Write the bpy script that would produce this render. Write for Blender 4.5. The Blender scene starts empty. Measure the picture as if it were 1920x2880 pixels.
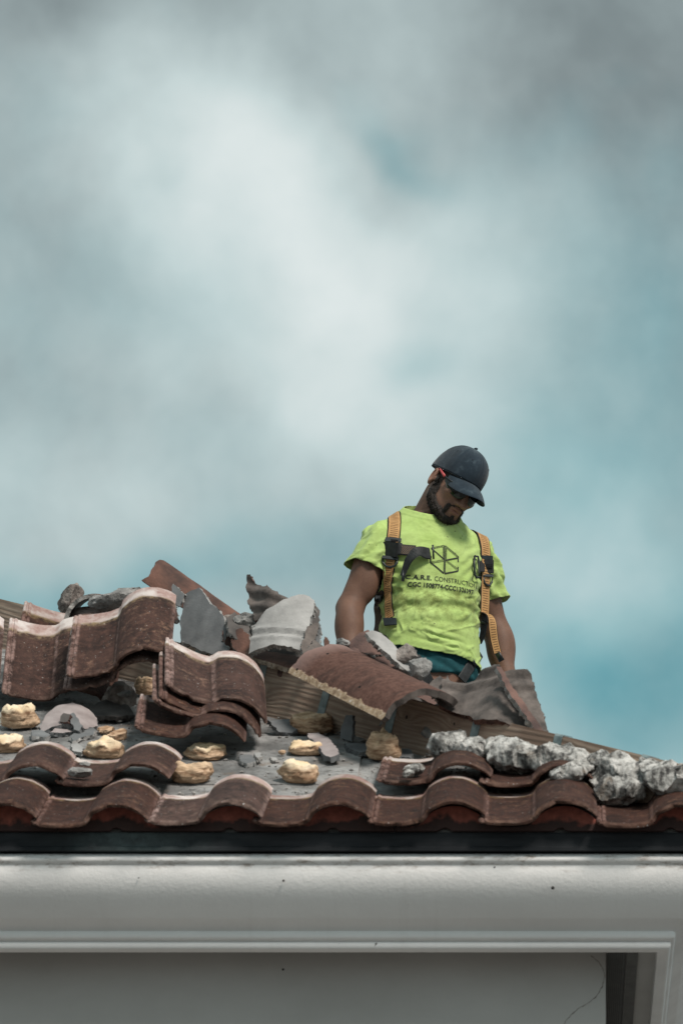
import bpy, bmesh, math, random
import numpy as np
from mathutils import Vector, Matrix, Euler
from mathutils.bvhtree import BVHTree

random.seed(7)
S = bpy.context.scene
COL = S.collection

# ------------------------------------------------------------------ camera
CAM = np.array([0.6, -14.0, 1.6])
PITCH = math.radians(16.5913)
FPX = 14340.0                      # focal length in pixels of a 1920 px wide frame
EAVE = 4.832                       # height of the deck edge
cd = bpy.data.cameras.new('camera')
cam = bpy.data.objects.new('camera', cd)
COL.objects.link(cam)
cam.location = CAM
cam.rotation_euler = (math.pi / 2 + PITCH, 0, 0)
cd.sensor_fit = 'HORIZONTAL'
cd.sensor_width = 36
cd.lens = FPX / 1920 * 36
cd.shift_x = -600 / 1920
cd.clip_start = 0.5
cd.clip_end = 6000
cd.dof.use_dof = True
cd.dof.focus_distance = 17.75
cd.dof.aperture_fstop = 11.0
S.camera = cam
S.render.resolution_x, S.render.resolution_y = 682, 1024
cP, sP = math.cos(PITCH), math.sin(PITCH)


def ray(px, py):
    r = np.array([(px - 1560) / FPX, cP, sP]) + (1440 - py) / FPX * np.array([0, -sP, cP])
    return r


def at_y(px, py, y):
    r = ray(px, py)
    return CAM + r * ((y + 14.0) / r[1])


TH = math.radians(26.65)           # roof pitch
XC = 1.09                          # corner of the eave
tT, cT, sT = math.tan(TH), math.cos(TH), math.sin(TH)
RN = np.array([0, -sT, cT])        # normal of the front slope


def on_roof(px, py, h=0.0):
    r = ray(px, py)
    p0 = np.array([0, 0, EAVE]) + RN * h
    return CAM + r * (np.dot(p0 - CAM, RN) / np.dot(r, RN))


def hip_y(px):
    """y of the hip line seen at picture column px"""
    k = (px - 1560) / FPX
    y = 1.0
    for _ in range(12):
        z = EAVE + y * tT
        dep = (y + 14) * cP + (z - 1.6) * sP
        y = XC - (0.6 + k * dep)
    return y


# ------------------------------------------------------------------ world and sun
SUN_AZ, SUN_EL = math.radians(147), math.radians(47)   # azimuth clockwise from +Y
w = bpy.data.worlds.new('World')
S.world = w
w.use_nodes = True
nt = w.node_tree
nt.nodes.clear()


def nn(nt, t, ins=None, **props):
    n = nt.nodes.new(t)
    for k, v in props.items():
        setattr(n, k, v)
    for k, v in (ins or {}).items():
        s = n.inputs[k]
        if isinstance(v, bpy.types.NodeSocket):
            nt.links.new(v, s)
        else:
            if s.type == 'RGBA' and len(v) == 3:
                v = (*v, 1)
            s.default_value = v
    return n


def mth(nt, op, a, b=None, c=None, clamp=False):
    ins = {0: a}
    if b is not None:
        ins[1] = b
    if c is not None:
        ins[2] = c
    n = nn(nt, 'ShaderNodeMath', ins, operation=op)
    n.use_clamp = clamp
    return n.outputs[0]


def ramp(nt, fac, stops, interp='LINEAR'):
    n = nn(nt, 'ShaderNodeValToRGB', {0: fac})
    cr = n.color_ramp
    cr.interpolation = interp
    while len(cr.elements) < len(stops):
        cr.elements.new(0.5)
    for e, (p, c) in zip(cr.elements, stops):
        e.position = p
        if isinstance(c, (int, float)):
            c = (c, c, c)
        e.color = (*c[:3], 1)
    return n.outputs[0]


def mixc(nt, fac, a, b, mode='MIX'):
    n = nt.nodes.new('ShaderNodeMix')
    n.data_type = 'RGBA'
    n.blend_type = mode
    for idx, v in ((0, fac), (6, a), (7, b)):
        s = n.inputs[idx]
        if isinstance(v, bpy.types.NodeSocket):
            nt.links.new(v, s)
        else:
            s.default_value = (*v, 1) if (not isinstance(v, (int, float)) and len(v) == 3) else v
    return n.outputs[2]


def noise(nt, vec, scale, detail=4, rough=0.55, dist=0.0, out=0):
    n = nn(nt, 'ShaderNodeTexNoise', {'Scale': scale, 'Detail': detail, 'Roughness': rough, 'Distortion': dist})
    if vec is not None:
        nt.links.new(vec, n.inputs['Vector'])
    return n.outputs[out]


def srgb(r, g, b):
    f = lambda c: c / 12.92 if c <= 0.04045 else ((c + 0.055) / 1.055) ** 2.4
    return (f(r / 255), f(g / 255), f(b / 255))


sky = nn(nt, 'ShaderNodeTexSky', sky_type='NISHITA', sun_disc=False)
sky.sun_elevation = SUN_EL
sky.sun_rotation = SUN_AZ
sky.air_density = 1.2
sky.dust_density = 2.5
D0 = nn(nt, 'ShaderNodeTexCoord').outputs['Generated']
wn = noise(nt, D0, 22, 3, 0.5, out=1)
wv = nn(nt, 'ShaderNodeVectorMath', {0: wn, 1: (0.5, 0.5, 0.5)}, operation='SUBTRACT').outputs[0]
wv = nn(nt, 'ShaderNodeVectorMath', {0: wv, 'Scale': 0.042}, operation='SCALE').outputs[0]
DW = nn(nt, 'ShaderNodeVectorMath', {0: D0, 1: wv}, operation='ADD').outputs[0]
# cloud banks: (px, py, half width, half height, tilt in degrees, amount) at the directions where they stand
BRIGHT = [
    (850, 700, 640, 280, -50, 0.22), (1000, 480, 330, 150, -35, 0.07), (560, 430, 460, 260, -50, 0.13), (640, 1080, 700, 190, -15, 0.07),
    (1640, 1560, 330, 160, -30, 0.16), (1150, 820, 320, 200, -40, 0.08), (300, 1330, 520, 130, -8, 0.06), (1420, 2030, 230, 130, 20, 0.14),
    (850, 1200, 240, 110, -30, 0.06),
    (20, 650, 330, 700, 8, -0.10), (1850, 60, 640, 520, 20, -0.22), (150, 0, 700, 240, 0, -0.17), (1900, 850, 330, 600, 10, -0.14),
    (1130, 350, 150, 60, -40, -0.08), (1190, 1050, 110, 60, 0, -0.08), (1780, 1900, 330, 260, 20, -0.16), (1560, 1330, 380, 130, 25, -0.08),
    (60, 1690, 420, 80, 0, -0.14), (960, 450, 200, 60, -40, -0.05), (800, 1640, 500, 80, 0, -0.04),
]
TEAL = [
    (1130, 340, 230, 80, -40, 0.50), (1190, 1050, 110, 70, 0, 0.42), (1780, 1880, 420, 420, 15, 1.0), (1600, 1380, 480, 220, 25, 0.42),
    (60, 1690, 480, 110, 0, 0.75), (1760, 850, 340, 420, 10, 0.40), (300, 850, 420, 160, 0, 0.12), (800, 1640, 700, 120, 0, 0.34),
    (1350, 1150, 360, 260, -20, 0.16), (1500, 80, 560, 330, 10, -0.25), (300, 60, 700, 330, 0, -0.2),
]


def field(blobs, base):
    acc = None
    for (px, py, sx, sy, tilt, amp) in blobs:
        d = ray(px, py)
        L = np.linalg.norm(d)
        d = d / L
        right = np.cross(d, (0, 0, 1.0)); right /= np.linalg.norm(right)
        up = np.cross(right, d)
        t = math.radians(tilt)
        a = (right * math.cos(t) + up * math.sin(t)) * (FPX * L / sx)
        b = (-right * math.sin(t) + up * math.cos(t)) * (FPX * L / sy)
        f = nn(nt, 'ShaderNodeVectorMath', {0: DW, 1: tuple(d)}, operation='DOT_PRODUCT').outputs['Value']
        p = nn(nt, 'ShaderNodeVectorMath', {0: DW, 1: tuple(a)}, operation='DOT_PRODUCT').outputs['Value']
        q = nn(nt, 'ShaderNodeVectorMath', {0: DW, 1: tuple(b)}, operation='DOT_PRODUCT').outputs['Value']
        e = mth(nt, 'MULTIPLY', p, p)
        e = mth(nt, 'MULTIPLY_ADD', q, q, e)
        e = mth(nt, 'MULTIPLY', e, -1.0)
        e = mth(nt, 'EXPONENT', e)
        e = mth(nt, 'MULTIPLY', e, mth(nt, 'GREATER_THAN', f, 0.0))
        acc = mth(nt, 'MULTIPLY_ADD', e, amp, base if acc is None else acc)
    return acc


fine = noise(nt, D0, 24, 7, 0.58, 0.12)
broad = noise(nt, D0, 5, 3, 0.5)
basev = mth(nt, 'MULTIPLY_ADD', fine, 0.46, 0.385)
basev = mth(nt, 'MULTIPLY_ADD', mth(nt, 'SUBTRACT', broad, 0.5), 0.10, basev)
bright = field(BRIGHT, basev)
teal = field(TEAL, mth(nt, 'MULTIPLY_ADD', noise(nt, D0, 34, 4, 0.5), 0.7, -0.24))
cloud = ramp(nt, bright, [(0.12, srgb(84, 93, 96)), (0.36, srgb(130, 142, 144)), (0.56, srgb(170, 185, 186)), (0.74, srgb(200, 215, 215)), (0.95, srgb(228, 236, 235))])
clear = ramp(nt, bright, [(0.12, srgb(66, 126, 138)), (0.36, srgb(90, 160, 171)), (0.60, srgb(152, 196, 200)), (0.90, srgb(210, 226, 226))])
gap = mth(nt, 'MULTIPLY', teal, 0.85, clamp=True)
ccol = mixc(nt, gap, cloud, clear)
bg1 = nn(nt, 'ShaderNodeBackground', {'Color': sky.outputs[0], 'Strength': 0.06})
bg2 = nn(nt, 'ShaderNodeBackground', {'Color': ccol, 'Strength': 1.0})
cover = mth(nt, 'MULTIPLY_ADD', gap, -0.10, 0.97)
mx = nn(nt, 'ShaderNodeMixShader', {0: cover, 1: bg1.outputs[0], 2: bg2.outputs[0]})
wo = nn(nt, 'ShaderNodeOutputWorld', {0: mx.outputs[0]})

sd = bpy.data.lights.new('sun', 'SUN')
sd.energy = 3.4
sd.angle = math.radians(14)
sd.color = (1.0, 0.93, 0.85)
sun = bpy.data.objects.new('sun', sd)
COL.objects.link(sun)
sdir = Vector((math.sin(SUN_AZ) * math.cos(SUN_EL), math.cos(SUN_AZ) * math.cos(SUN_EL), math.sin(SUN_EL)))
sun.rotation_euler = sdir.to_track_quat('Z', 'Y').to_euler()
sun.location = (8, -8, 20)

S.view_settings.view_transform = 'Standard'
S.view_settings.look = 'None'
S.view_settings.exposure = 0.0
S.view_settings.gamma = 1.0
S.view_settings.use_curve_mapping = False

# ------------------------------------------------------------------ noise in numpy
def _h(ix, iy, iz, seed):
    n = (ix * 374761393 + iy * 668265263 + iz * 2147483647 + seed * 1274126177) & 0xFFFFFFFF
    n = ((n ^ (n >> 13)) * 1274126177) & 0xFFFFFFFF
    n = n ^ (n >> 16)
    return (n & 0xFFFF).astype(np.float64) / 32767.5 - 1.0


def vn(P, seed=0):
    P = np.asarray(P, float)
    i = np.floor(P).astype(np.int64)
    f = P - i
    f = f * f * f * (f * (f * 6 - 15) + 10)
    r = 0
    for dx in (0, 1):
        for dy in (0, 1):
            for dz in (0, 1):
                wgt = (f[:, 0] if dx else 1 - f[:, 0]) * (f[:, 1] if dy else 1 - f[:, 1]) * (f[:, 2] if dz else 1 - f[:, 2])
                r = r + wgt * _h(i[:, 0] + dx, i[:, 1] + dy, i[:, 2] + dz, seed)
    return r


def fbm(P, seed=0, octv=4, gain=0.5):
    P = np.asarray(P, float)
    r = 0
    a = 1.0
    for o in range(octv):
        r = r + a * vn(P * (2.03 ** o) + 17.3 * o, seed + o)
        a *= gain
    return r


class Field:
    """signed distance field on a grid, turned into a mesh with surface nets"""

    def __init__(self, lo, hi, h):
        self.lo = np.array(lo, float); self.h = h
        self.n = np.ceil((np.array(hi) - self.lo) / h).astype(int) + 1
        self.D = np.full(self.n, 1.0, np.float32)

    def box(self, lo, hi):
        a = np.clip(np.floor((np.array(lo) - self.lo) / self.h).astype(int), 0, self.n - 1)
        b = np.clip(np.ceil((np.array(hi) - self.lo) / self.h).astype(int) + 1, 1, self.n)
        sl = tuple(slice(a[i], b[i]) for i in range(3))
        ax = [self.lo[i] + self.h * np.arange(a[i], b[i]) for i in range(3)]
        return sl, np.meshgrid(*ax, indexing='ij', sparse=True)

    def put(self, d, sl, k, sub):
        cur = self.D[sl]
        if sub:
            d = -d
            if k > 0:
                hh = np.maximum(k - np.abs(cur - d), 0) / k
                self.D[sl] = np.maximum(cur, d) + hh * hh * k * 0.25
            else:
                self.D[sl] = np.maximum(cur, d)
        else:
            if k > 0:
                hh = np.maximum(k - np.abs(cur - d), 0) / k
                self.D[sl] = np.minimum(cur, d) - hh * hh * k * 0.25
            else:
                self.D[sl] = np.minimum(cur, d)

    def ell(self, c, r, R=None, k=0.01, sub=False):
        c = np.array(c, float); r = np.array(r, float)
        m = max(r) * 1.05 + k + 3 * self.h
        sl, (X, Y, Z) = self.box(c - m, c + m)
        X, Y, Z = X - c[0], Y - c[1], Z - c[2]
        if R is not None:
            X, Y, Z = (R[0][0] * X + R[1][0] * Y + R[2][0] * Z, R[0][1] * X + R[1][1] * Y + R[2][1] * Z, R[0][2] * X + R[1][2] * Y + R[2][2] * Z)
        k0 = np.sqrt((X / r[0]) ** 2 + (Y / r[1]) ** 2 + (Z / r[2]) ** 2)
        k1 = np.sqrt((X / r[0] ** 2) ** 2 + (Y / r[1] ** 2) ** 2 + (Z / r[2] ** 2) ** 2) + 1e-9
        self.put((k0 * (k0 - 1) / k1).astype(np.float32), sl, k, sub)

    def cone(self, a, b, ra, rb, k=0.01, sub=False, flat=None):
        a = np.array(a, float); b = np.array(b, float)
        m = max(ra, rb) + k + 3 * self.h
        sl, (X, Y, Z) = self.box(np.minimum(a, b) - m, np.maximum(a, b) + m)
        d = b - a
        X, Y, Z = X - a[0], Y - a[1], Z - a[2]
        t = np.clip((X * d[0] + Y * d[1] + Z * d[2]) / (d @ d), 0, 1)
        q = np.sqrt((X - t * d[0]) ** 2 + (Y - t * d[1]) ** 2 + (Z - t * d[2]) ** 2)
        self.put((q - (ra + (rb - ra) * t)).astype(np.float32), sl, k, sub)

    def loft(self, sec, k=0.01, p=2.4):
        """sec rows: z, cx, cy, rx, ry"""
        sec = np.array(sec, float)
        z0, z1 = sec[0, 0], sec[-1, 0]
        m = sec[:, 3].max() + k + 3 * self.h
        cx, cy = sec[:, 1].mean(), sec[:, 2].mean()
        sl, (X, Y, Z) = self.box((cx - m - .05, cy - m - .05, z0 - k - .01), (cx + m + .05, cy + m + .05, z1 + k + .01))
        zz = Z.ravel()
        g = [np.interp(zz, sec[:, 0], sec[:, i])[None, None, :] for i in range(1, 5)]
        q = (np.abs((X - g[0]) / g[2]) ** p + np.abs((Y - g[1]) / g[3]) ** p) ** (1 / p)
        d = (q - 1) * np.minimum(g[2], g[3])
        d = np.maximum(d, np.maximum(z0 - Z, Z - z1))
        self.put(d.astype(np.float32), sl, k, False)

    def mesh(self):
        D = self.D
        s = D < 0
        c = np.zeros(tuple(self.n - 1), np.int8)
        for dx in (0, 1):
            for dy in (0, 1):
                for dz in (0, 1):
                    c += s[dx:D.shape[0] - 1 + dx, dy:D.shape[1] - 1 + dy, dz:D.shape[2] - 1 + dz]
        act = (c > 0) & (c < 8)
        ijk = np.argwhere(act)
        idx = np.full(act.shape, -1, np.int64)
        idx[act] = np.arange(len(ijk))
        acc = np.zeros((len(ijk), 3)); cnt = np.zeros(len(ijk))
        crn = [(x, y, z) for x in (0, 1) for y in (0, 1) for z in (0, 1)]
        val = {q: D[ijk[:, 0] + q[0], ijk[:, 1] + q[1], ijk[:, 2] + q[2]].astype(float) for q in crn}
        for a in crn:
            for ax in range(3):
                if a[ax] == 0:
                    b = list(a); b[ax] = 1; b = tuple(b)
                    va, vb = val[a], val[b]
                    x = (va < 0) != (vb < 0)
                    t = np.where(x, va / np.where(x, va - vb, 1), 0)
                    p = np.tile(np.array(a, float), (len(ijk), 1)); p[:, ax] += t
                    acc += p * x[:, None]; cnt += x
        V = self.lo + (ijk + acc / cnt[:, None]) * self.h
        F = []
        for ax in range(3):
            o1, o2 = [(1, 2), (2, 0), (0, 1)][ax]
            sa = np.swapaxes(s, 0, ax) if False else s
            lo = [slice(None)] * 3; hi = [slice(None)] * 3
            lo[ax] = slice(0, -1); hi[ax] = slice(1, None)
            e = np.argwhere(s[tuple(lo)] != s[tuple(hi)])
            ok = (e[:, o1] > 0) & (e[:, o2] > 0) & (e[:, o1] < D.shape[o1] - 1) & (e[:, o2] < D.shape[o2] - 1)
            e = e[ok]
            ins = s[e[:, 0], e[:, 1], e[:, 2]]
            q = []
            for (u, v) in ((0, 0), (-1, 0), (-1, -1), (0, -1)):
                f = e.copy(); f[:, o1] += u; f[:, o2] += v
                q.append(idx[f[:, 0], f[:, 1], f[:, 2]])
            q = np.stack(q, 1)
            q[~ins] = q[~ins][:, ::-1]
            F.append(q)
        F = np.concatenate(F)
        F = F[(F >= 0).all(1)]
        return V, F



def normals(V, F):
    n = np.cross(V[F[:, 2]] - V[F[:, 0]], V[F[:, 3]] - V[F[:, 1]])
    N = np.zeros_like(V)
    for i in range(4):
        np.add.at(N, F[:, i], n)
    return N / (np.linalg.norm(N, axis=1)[:, None] + 1e-12)


def relax(V, F, it=1, lam=0.5):
    E = np.concatenate([F[:, [0, 1]], F[:, [1, 2]], F[:, [2, 3]], F[:, [3, 0]]])
    deg = np.bincount(E.ravel(), minlength=len(V))[:, None]
    for _ in range(it):
        A = np.zeros_like(V)
        np.add.at(A, E[:, 0], V[E[:, 1]]); np.add.at(A, E[:, 1], V[E[:, 0]])
        V = V + lam * (A / np.maximum(deg, 1) - V)
    return V


# ------------------------------------------------------------------ object helpers
def mesh_from(name, V, F, mats=(), fm=None, uv=None, smooth=True):
    me = bpy.data.meshes.new(name)
    me.from_pydata([tuple(map(float, v)) for v in V], [], [tuple(map(int, f)) for f in F])
    for m in mats:
        me.materials.append(m)
    if fm is not None:
        me.polygons.foreach_set('material_index', np.asarray(fm, np.int32))
    if uv is not None:
        l = me.uv_layers.new(name='UVMap')
        vi = np.empty(len(me.loops), np.int32)
        me.loops.foreach_get('vertex_index', vi)
        l.data.foreach_set('uv', np.asarray(uv, np.float32)[vi].ravel())
    if smooth:
        me.polygons.foreach_set('use_smooth', np.ones(len(me.polygons), bool))
    me.update()
    return me


def link(name, me, parent=None, mat=None):
    o = bpy.data.objects.new(name, me)
    COL.objects.link(o)
    if mat is not None and me is not None:
        me.materials.append(mat)
    if parent is not None:
        o.parent = parent
    return o


def empty(name, loc=(0, 0, 0)):
    o = bpy.data.objects.new(name, None)
    COL.objects.link(o)
    o.location = loc
    o.empty_display_size = 0.1
    return o


def tag(o, label=None, cat=None, group=None, kind=None):
    for k, v in (('label', label), ('category', cat), ('group', group), ('kind', kind)):
        if v:
            o[k] = v
    return o


def sharp(me, ang=35):
    try:
        me.set_sharp_from_angle(angle=math.radians(ang))
    except Exception:
        pass


def frame(o, X, Y, Z):
    """4x4 from origin and axes (columns)"""
    m = Matrix.Identity(4)
    for i, a in enumerate((X, Y, Z)):
        for r in range(3):
            m[r][i] = a[r]
    for r in range(3):
        m[r][3] = o[r]
    return m


# ------------------------------------------------------------------ materials
def material(name):
    m = bpy.data.materials.new(name)
    m.use_nodes = True
    nt = m.node_tree
    b = nt.nodes['Principled BSDF']
    return m, nt, b


def coords(nt, rand=True):
    tc = nn(nt, 'ShaderNodeTexCoord')
    v = tc.outputs['Object']
    oi = nn(nt, 'ShaderNodeObjectInfo')
    if rand:
        r = nn(nt, 'ShaderNodeVectorMath', {0: (13.1, 7.7, 3.3), 'Scale': oi.outputs['Random']}, operation='SCALE').outputs[0]
        v = nn(nt, 'ShaderNodeVectorMath', {0: v, 1: r}, operation='ADD').outputs[0]
    return v, tc.outputs['UV'], oi.outputs['Random']


def stretch(nt, v, s):
    return nn(nt, 'ShaderNodeVectorMath', {0: v, 1: s}, operation='MULTIPLY').outputs[0]


def finish(nt, b, col, rough=0.8, height=None, bstr=0.4, bdist=0.004, spec=None):
    for k, v in (('Base Color', col), ('Roughness', rough)):
        if isinstance(v, bpy.types.NodeSocket):
            nt.links.new(v, b.inputs[k])
        else:
            b.inputs[k].default_value = (*v, 1) if not isinstance(v, (int, float)) else v
    if spec is not None:
        b.inputs['Specular IOR Level'].default_value = spec
    if height is not None:
        bp = nn(nt, 'ShaderNodeBump', {'Height': height, 'Strength': bstr, 'Distance': bdist})
        nt.links.new(bp.outputs[0], b.inputs['Normal'])


def simple(name, c1, c2, scale=20, rough=0.8, bscale=200, bstr=0.3, bdist=0.002, st=(1, 1, 1), spec=None, metal=0.0):
    m, nt, b = material(name)
    v, uv, rnd = coords(nt)
    v = stretch(nt, v, st)
    n = noise(nt, v, scale, 5, 0.6)
    f = ramp(nt, n, [(0.35, 0), (0.66, 1)])
    col = mixc(nt, f, c1, c2)
    finish(nt, b, col, rough, noise(nt, v, bscale, 4, 0.65), bstr, bdist, spec)
    b.inputs['Metallic'].default_value = metal
    return m


def tile_material(name, flat=False):
    m, nt, b = material(name)
    v, uv, rnd = coords(nt)
    sep = nn(nt, 'ShaderNodeSeparateXYZ', {0: uv})
    U, W = sep.outputs[0], sep.outputs[1]
    n1 = noise(nt, v, 9, 5, 0.65)
    n2 = noise(nt, v, 45, 5, 0.7)
    n3 = noise(nt, stretch(nt, v, (9, 1.2, 9)), 6, 4, 0.6)
    dark = mixc(nt, ramp(nt, n1, [(0.33, 0), (0.66, 1)]), (0.028, 0.014, 0.0115), (0.082, 0.037, 0.027))
    dark = mixc(nt, ramp(nt, n2, [(0.45, 0), (0.72, 0.75)]), dark, (0.135, 0.056, 0.038))
    dark = mixc(nt, ramp(nt, n3, [(0.52, 0), (0.72, 0.5)]), dark, (0.026, 0.018, 0.017))
    # orange-tan lichen flecks
    n4 = noise(nt, stretch(nt, v, (1.0, 1.0, 1.0)), 34, 8, 0.85)
    patch = ramp(nt, noise(nt, v, 6, 3), [(0.47, 0), (0.57, 1)])
    fl = mth(nt, 'MULTIPLY', ramp(nt, n4, [(0.53, 0), (0.62, 1)]), patch)
    dark = mixc(nt, mth(nt, 'MULTIPLY', fl, 0.5), dark, (0.40, 0.21, 0.125))
    # pale head lap that was never weathered
    wob = mth(nt, 'MULTIPLY_ADD', noise(nt, v, 14, 4), 0.10, -0.05)
    Wd = mth(nt, 'ADD', W, wob)
    head = ramp(nt, Wd, [(0.822, 0), (0.85, 1)])
    pink = mixc(nt, ramp(nt, n2, [(0.35, 0), (0.7, 1)]), (0.37, 0.205, 0.175), (0.54, 0.385, 0.345))
    dust = ramp(nt, noise(nt, v, 11, 4, 0.6), [(0.42, 0), (0.60, 0.9)])
    pink = mixc(nt, dust, pink, (0.76, 0.68, 0.645))
    col = mixc(nt, head, dark, pink)
    lic = mth(nt, 'MULTIPLY', ramp(nt, Wd, [(0.765, 0), (0.822, 1), (0.848, 1), (0.862, 0)]), ramp(nt, n2, [(0.42, 0), (0.6, 0.8)]))
    col = mixc(nt, lic, col, (0.33, 0.23, 0.11))
    # worn ribs and steps
    rib = ramp(nt, U, [(0.0, 1), (0.078, 1), (0.092, 0), (0.452, 0), (0.462, 0.8), (0.474, 0.8), (0.486, 0), (0.965, 0), (0.99, 0.6)])
    wear = ramp(nt, noise(nt, v, 30, 5, 0.75), [(0.40, 0.0), (0.64, 0.85)])
    col = mixc(nt, mth(nt, 'MULTIPLY', rib, wear), col, (0.40, 0.235, 0.20))
    nose = ramp(nt, W, [(0.0, 1), (0.02, 0.8), (0.035, 0)])
    col = mixc(nt, mth(nt, 'MULTIPLY', nose, wear), col, (0.20, 0.115, 0.085))
    # white specks
    sp = ramp(nt, noise(nt, v, 130, 2, 0.5), [(0.715, 0), (0.74, 1)])
    col = mixc(nt, mth(nt, 'MULTIPLY', sp, 0.7), col, (0.62, 0.60, 0.58))
    hv = nn(nt, 'ShaderNodeHueSaturation', {'Color': col, 'Value': mth(nt, 'MULTIPLY_ADD', rnd, 0.40, 0.60), 'Saturation': mth(nt, 'MULTIPLY_ADD', rnd, -0.3, 1.02)}).outputs[0]
    h = mth(nt, 'MULTIPLY_ADD', n2, 0.6, mth(nt, 'MULTIPLY', noise(nt, v, 240, 4, 0.7), 0.5))
    finish(nt, b, hv, 0.85, h, 0.7, 0.005, 0.2)
    return m


M = {}
M['tile'] = tile_material('weathered_tile')
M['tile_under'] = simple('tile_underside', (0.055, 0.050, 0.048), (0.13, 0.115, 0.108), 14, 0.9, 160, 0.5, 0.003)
M['rust'] = simple('rusty_ridge_tile', (0.050, 0.024, 0.018), (0.150, 0.068, 0.047), 14, 0.8, 150, 0.55, 0.004)


def ridge_material():
    m, nt, b = material('mottled_ridge_clay')
    v, uv, rnd = coords(nt)
    sep = nn(nt, 'ShaderNodeSeparateXYZ', {0: uv})
    n1 = noise(nt, stretch(nt, v, (1.6, 0.8, 0.8)), 9, 5, 0.65)
    n2 = noise(nt, v, 60, 5, 0.7)
    col = mixc(nt, ramp(nt, n2, [(0.35, 0), (0.7, 1)]), (0.072, 0.034, 0.026), (0.150, 0.078, 0.060))
    col = mixc(nt, ramp(nt, n1, [(0.50, 0), (0.68, 0.8)]), col, (0.030, 0.020, 0.018))
    col = mixc(nt, ramp(nt, sep.outputs[0], [(0.0, 0.7), (0.16, 0)]), col, (0.30, 0.20, 0.18))
    e = mth(nt, 'MULTIPLY_ADD', noise(nt, v, 22, 5, 0.7), 0.13, sep.outputs[1])
    crust = ramp(nt, e, [(0.985, 0), (1.02, 1)])
    col = mixc(nt, crust, col, ramp(nt, n2, [(0.3, (0.16, 0.10, 0.065)), (0.55, (0.42, 0.31, 0.21)), (0.72, (0.62, 0.56, 0.50))]))
    hole = None
    for (hu, hv) in ((0.06, 0.93), (0.64, 0.80), (0.13, 0.60)):
        a = mth(nt, 'MULTIPLY', mth(nt, 'SUBTRACT', sep.outputs[0], hu), 1 / 0.011)
        c = mth(nt, 'MULTIPLY', mth(nt, 'SUBTRACT', sep.outputs[1], hv), 1 / 0.016)
        k = ramp(nt, mth(nt, 'MULTIPLY_ADD', a, a, mth(nt, 'MULTIPLY', c, c)), [(0.6, 1), (1.0, 0)])
        hole = k if hole is None else mth(nt, 'MAXIMUM', hole, k)
    col = mixc(nt, hole, col, (0.01, 0.008, 0.007))
    h = mth(nt, 'MULTIPLY_ADD', crust, 1.5, mth(nt, 'ADD', n2, mth(nt, 'MULTIPLY', hole, -2.0)))
    finish(nt, b, col, 0.85, h, 0.6, 0.004, 0.25)
    return m


M['ridge'] = ridge_material()
M['rust_dark'] = simple('sooty_clay', (0.060, 0.034, 0.030), (0.190, 0.105, 0.085), 9, 0.8, 150, 0.55, 0.004)
M['grey_shard'] = simple('grey_tile_back', (0.105, 0.110, 0.115), (0.185, 0.19, 0.195), 11, 0.9, 150, 0.4, 0.003, (1, 1, 0.35))
M['pale_shard'] = simple('pale_tile_back', (0.25, 0.245, 0.24), (0.42, 0.41, 0.40), 12, 0.9, 120, 0.5, 0.003, (1, 1, 0.4))
M['brown_shard'] = simple('brown_grey_tile_back', (0.050, 0.043, 0.040), (0.185, 0.155, 0.14), 16, 0.9, 120, 0.5, 0.003)
M['pink_shard'] = simple('pinkish_grey_tile', (0.24, 0.20, 0.195), (0.38, 0.33, 0.325), 12, 0.85, 150, 0.4, 0.003)
M['broken'] = simple('broken_edge', (0.20, 0.19, 0.18), (0.46, 0.44, 0.42), 60, 0.95, 200, 0.9, 0.004)
M['broken_tan'] = simple('mortar_crusted_edge', (0.16, 0.115, 0.085), (0.50, 0.42, 0.34), 40, 0.95, 160, 1.0, 0.005)
M['mortar_grey'] = simple('grey_mortar', (0.16, 0.155, 0.15), (0.40, 0.39, 0.38), 26, 0.95, 120, 1.0, 0.008)
M['mortar_brown'] = simple('brown_mortar', (0.12, 0.10, 0.09), (0.40, 0.35, 0.32), 20, 0.95, 120, 1.0, 0.008)


def mottled_mortar():
    m, nt, b = material('mottled_white_mortar')
    v, uv, rnd = coords(nt)
    n1 = noise(nt, v, 10, 6, 0.72, 0.5)
    n2 = noise(nt, stretch(nt, v, (1, 1, 0.3)), 46, 6, 0.75)
    f = mth(nt, 'MULTIPLY_ADD', n2, 0.7, mth(nt, 'MULTIPLY', n1, 0.9))
    col = ramp(nt, f, [(0.62, (0.040, 0.038, 0.037)), (0.73, (0.12, 0.115, 0.11)), (0.81, (0.38, 0.37, 0.35)), (0.93, (0.74, 0.72, 0.69))])
    tan = ramp(nt, noise(nt, v, 18, 4), [(0.6, 0), (0.72, 0.35)])
    col = mixc(nt, tan, col, (0.40, 0.29, 0.20))
    finish(nt, b, col, 0.95, noise(nt, v, 90, 6, 0.75), 1.0, 0.010)
    return m


M['mortar_white'] = mottled_mortar()


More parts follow.
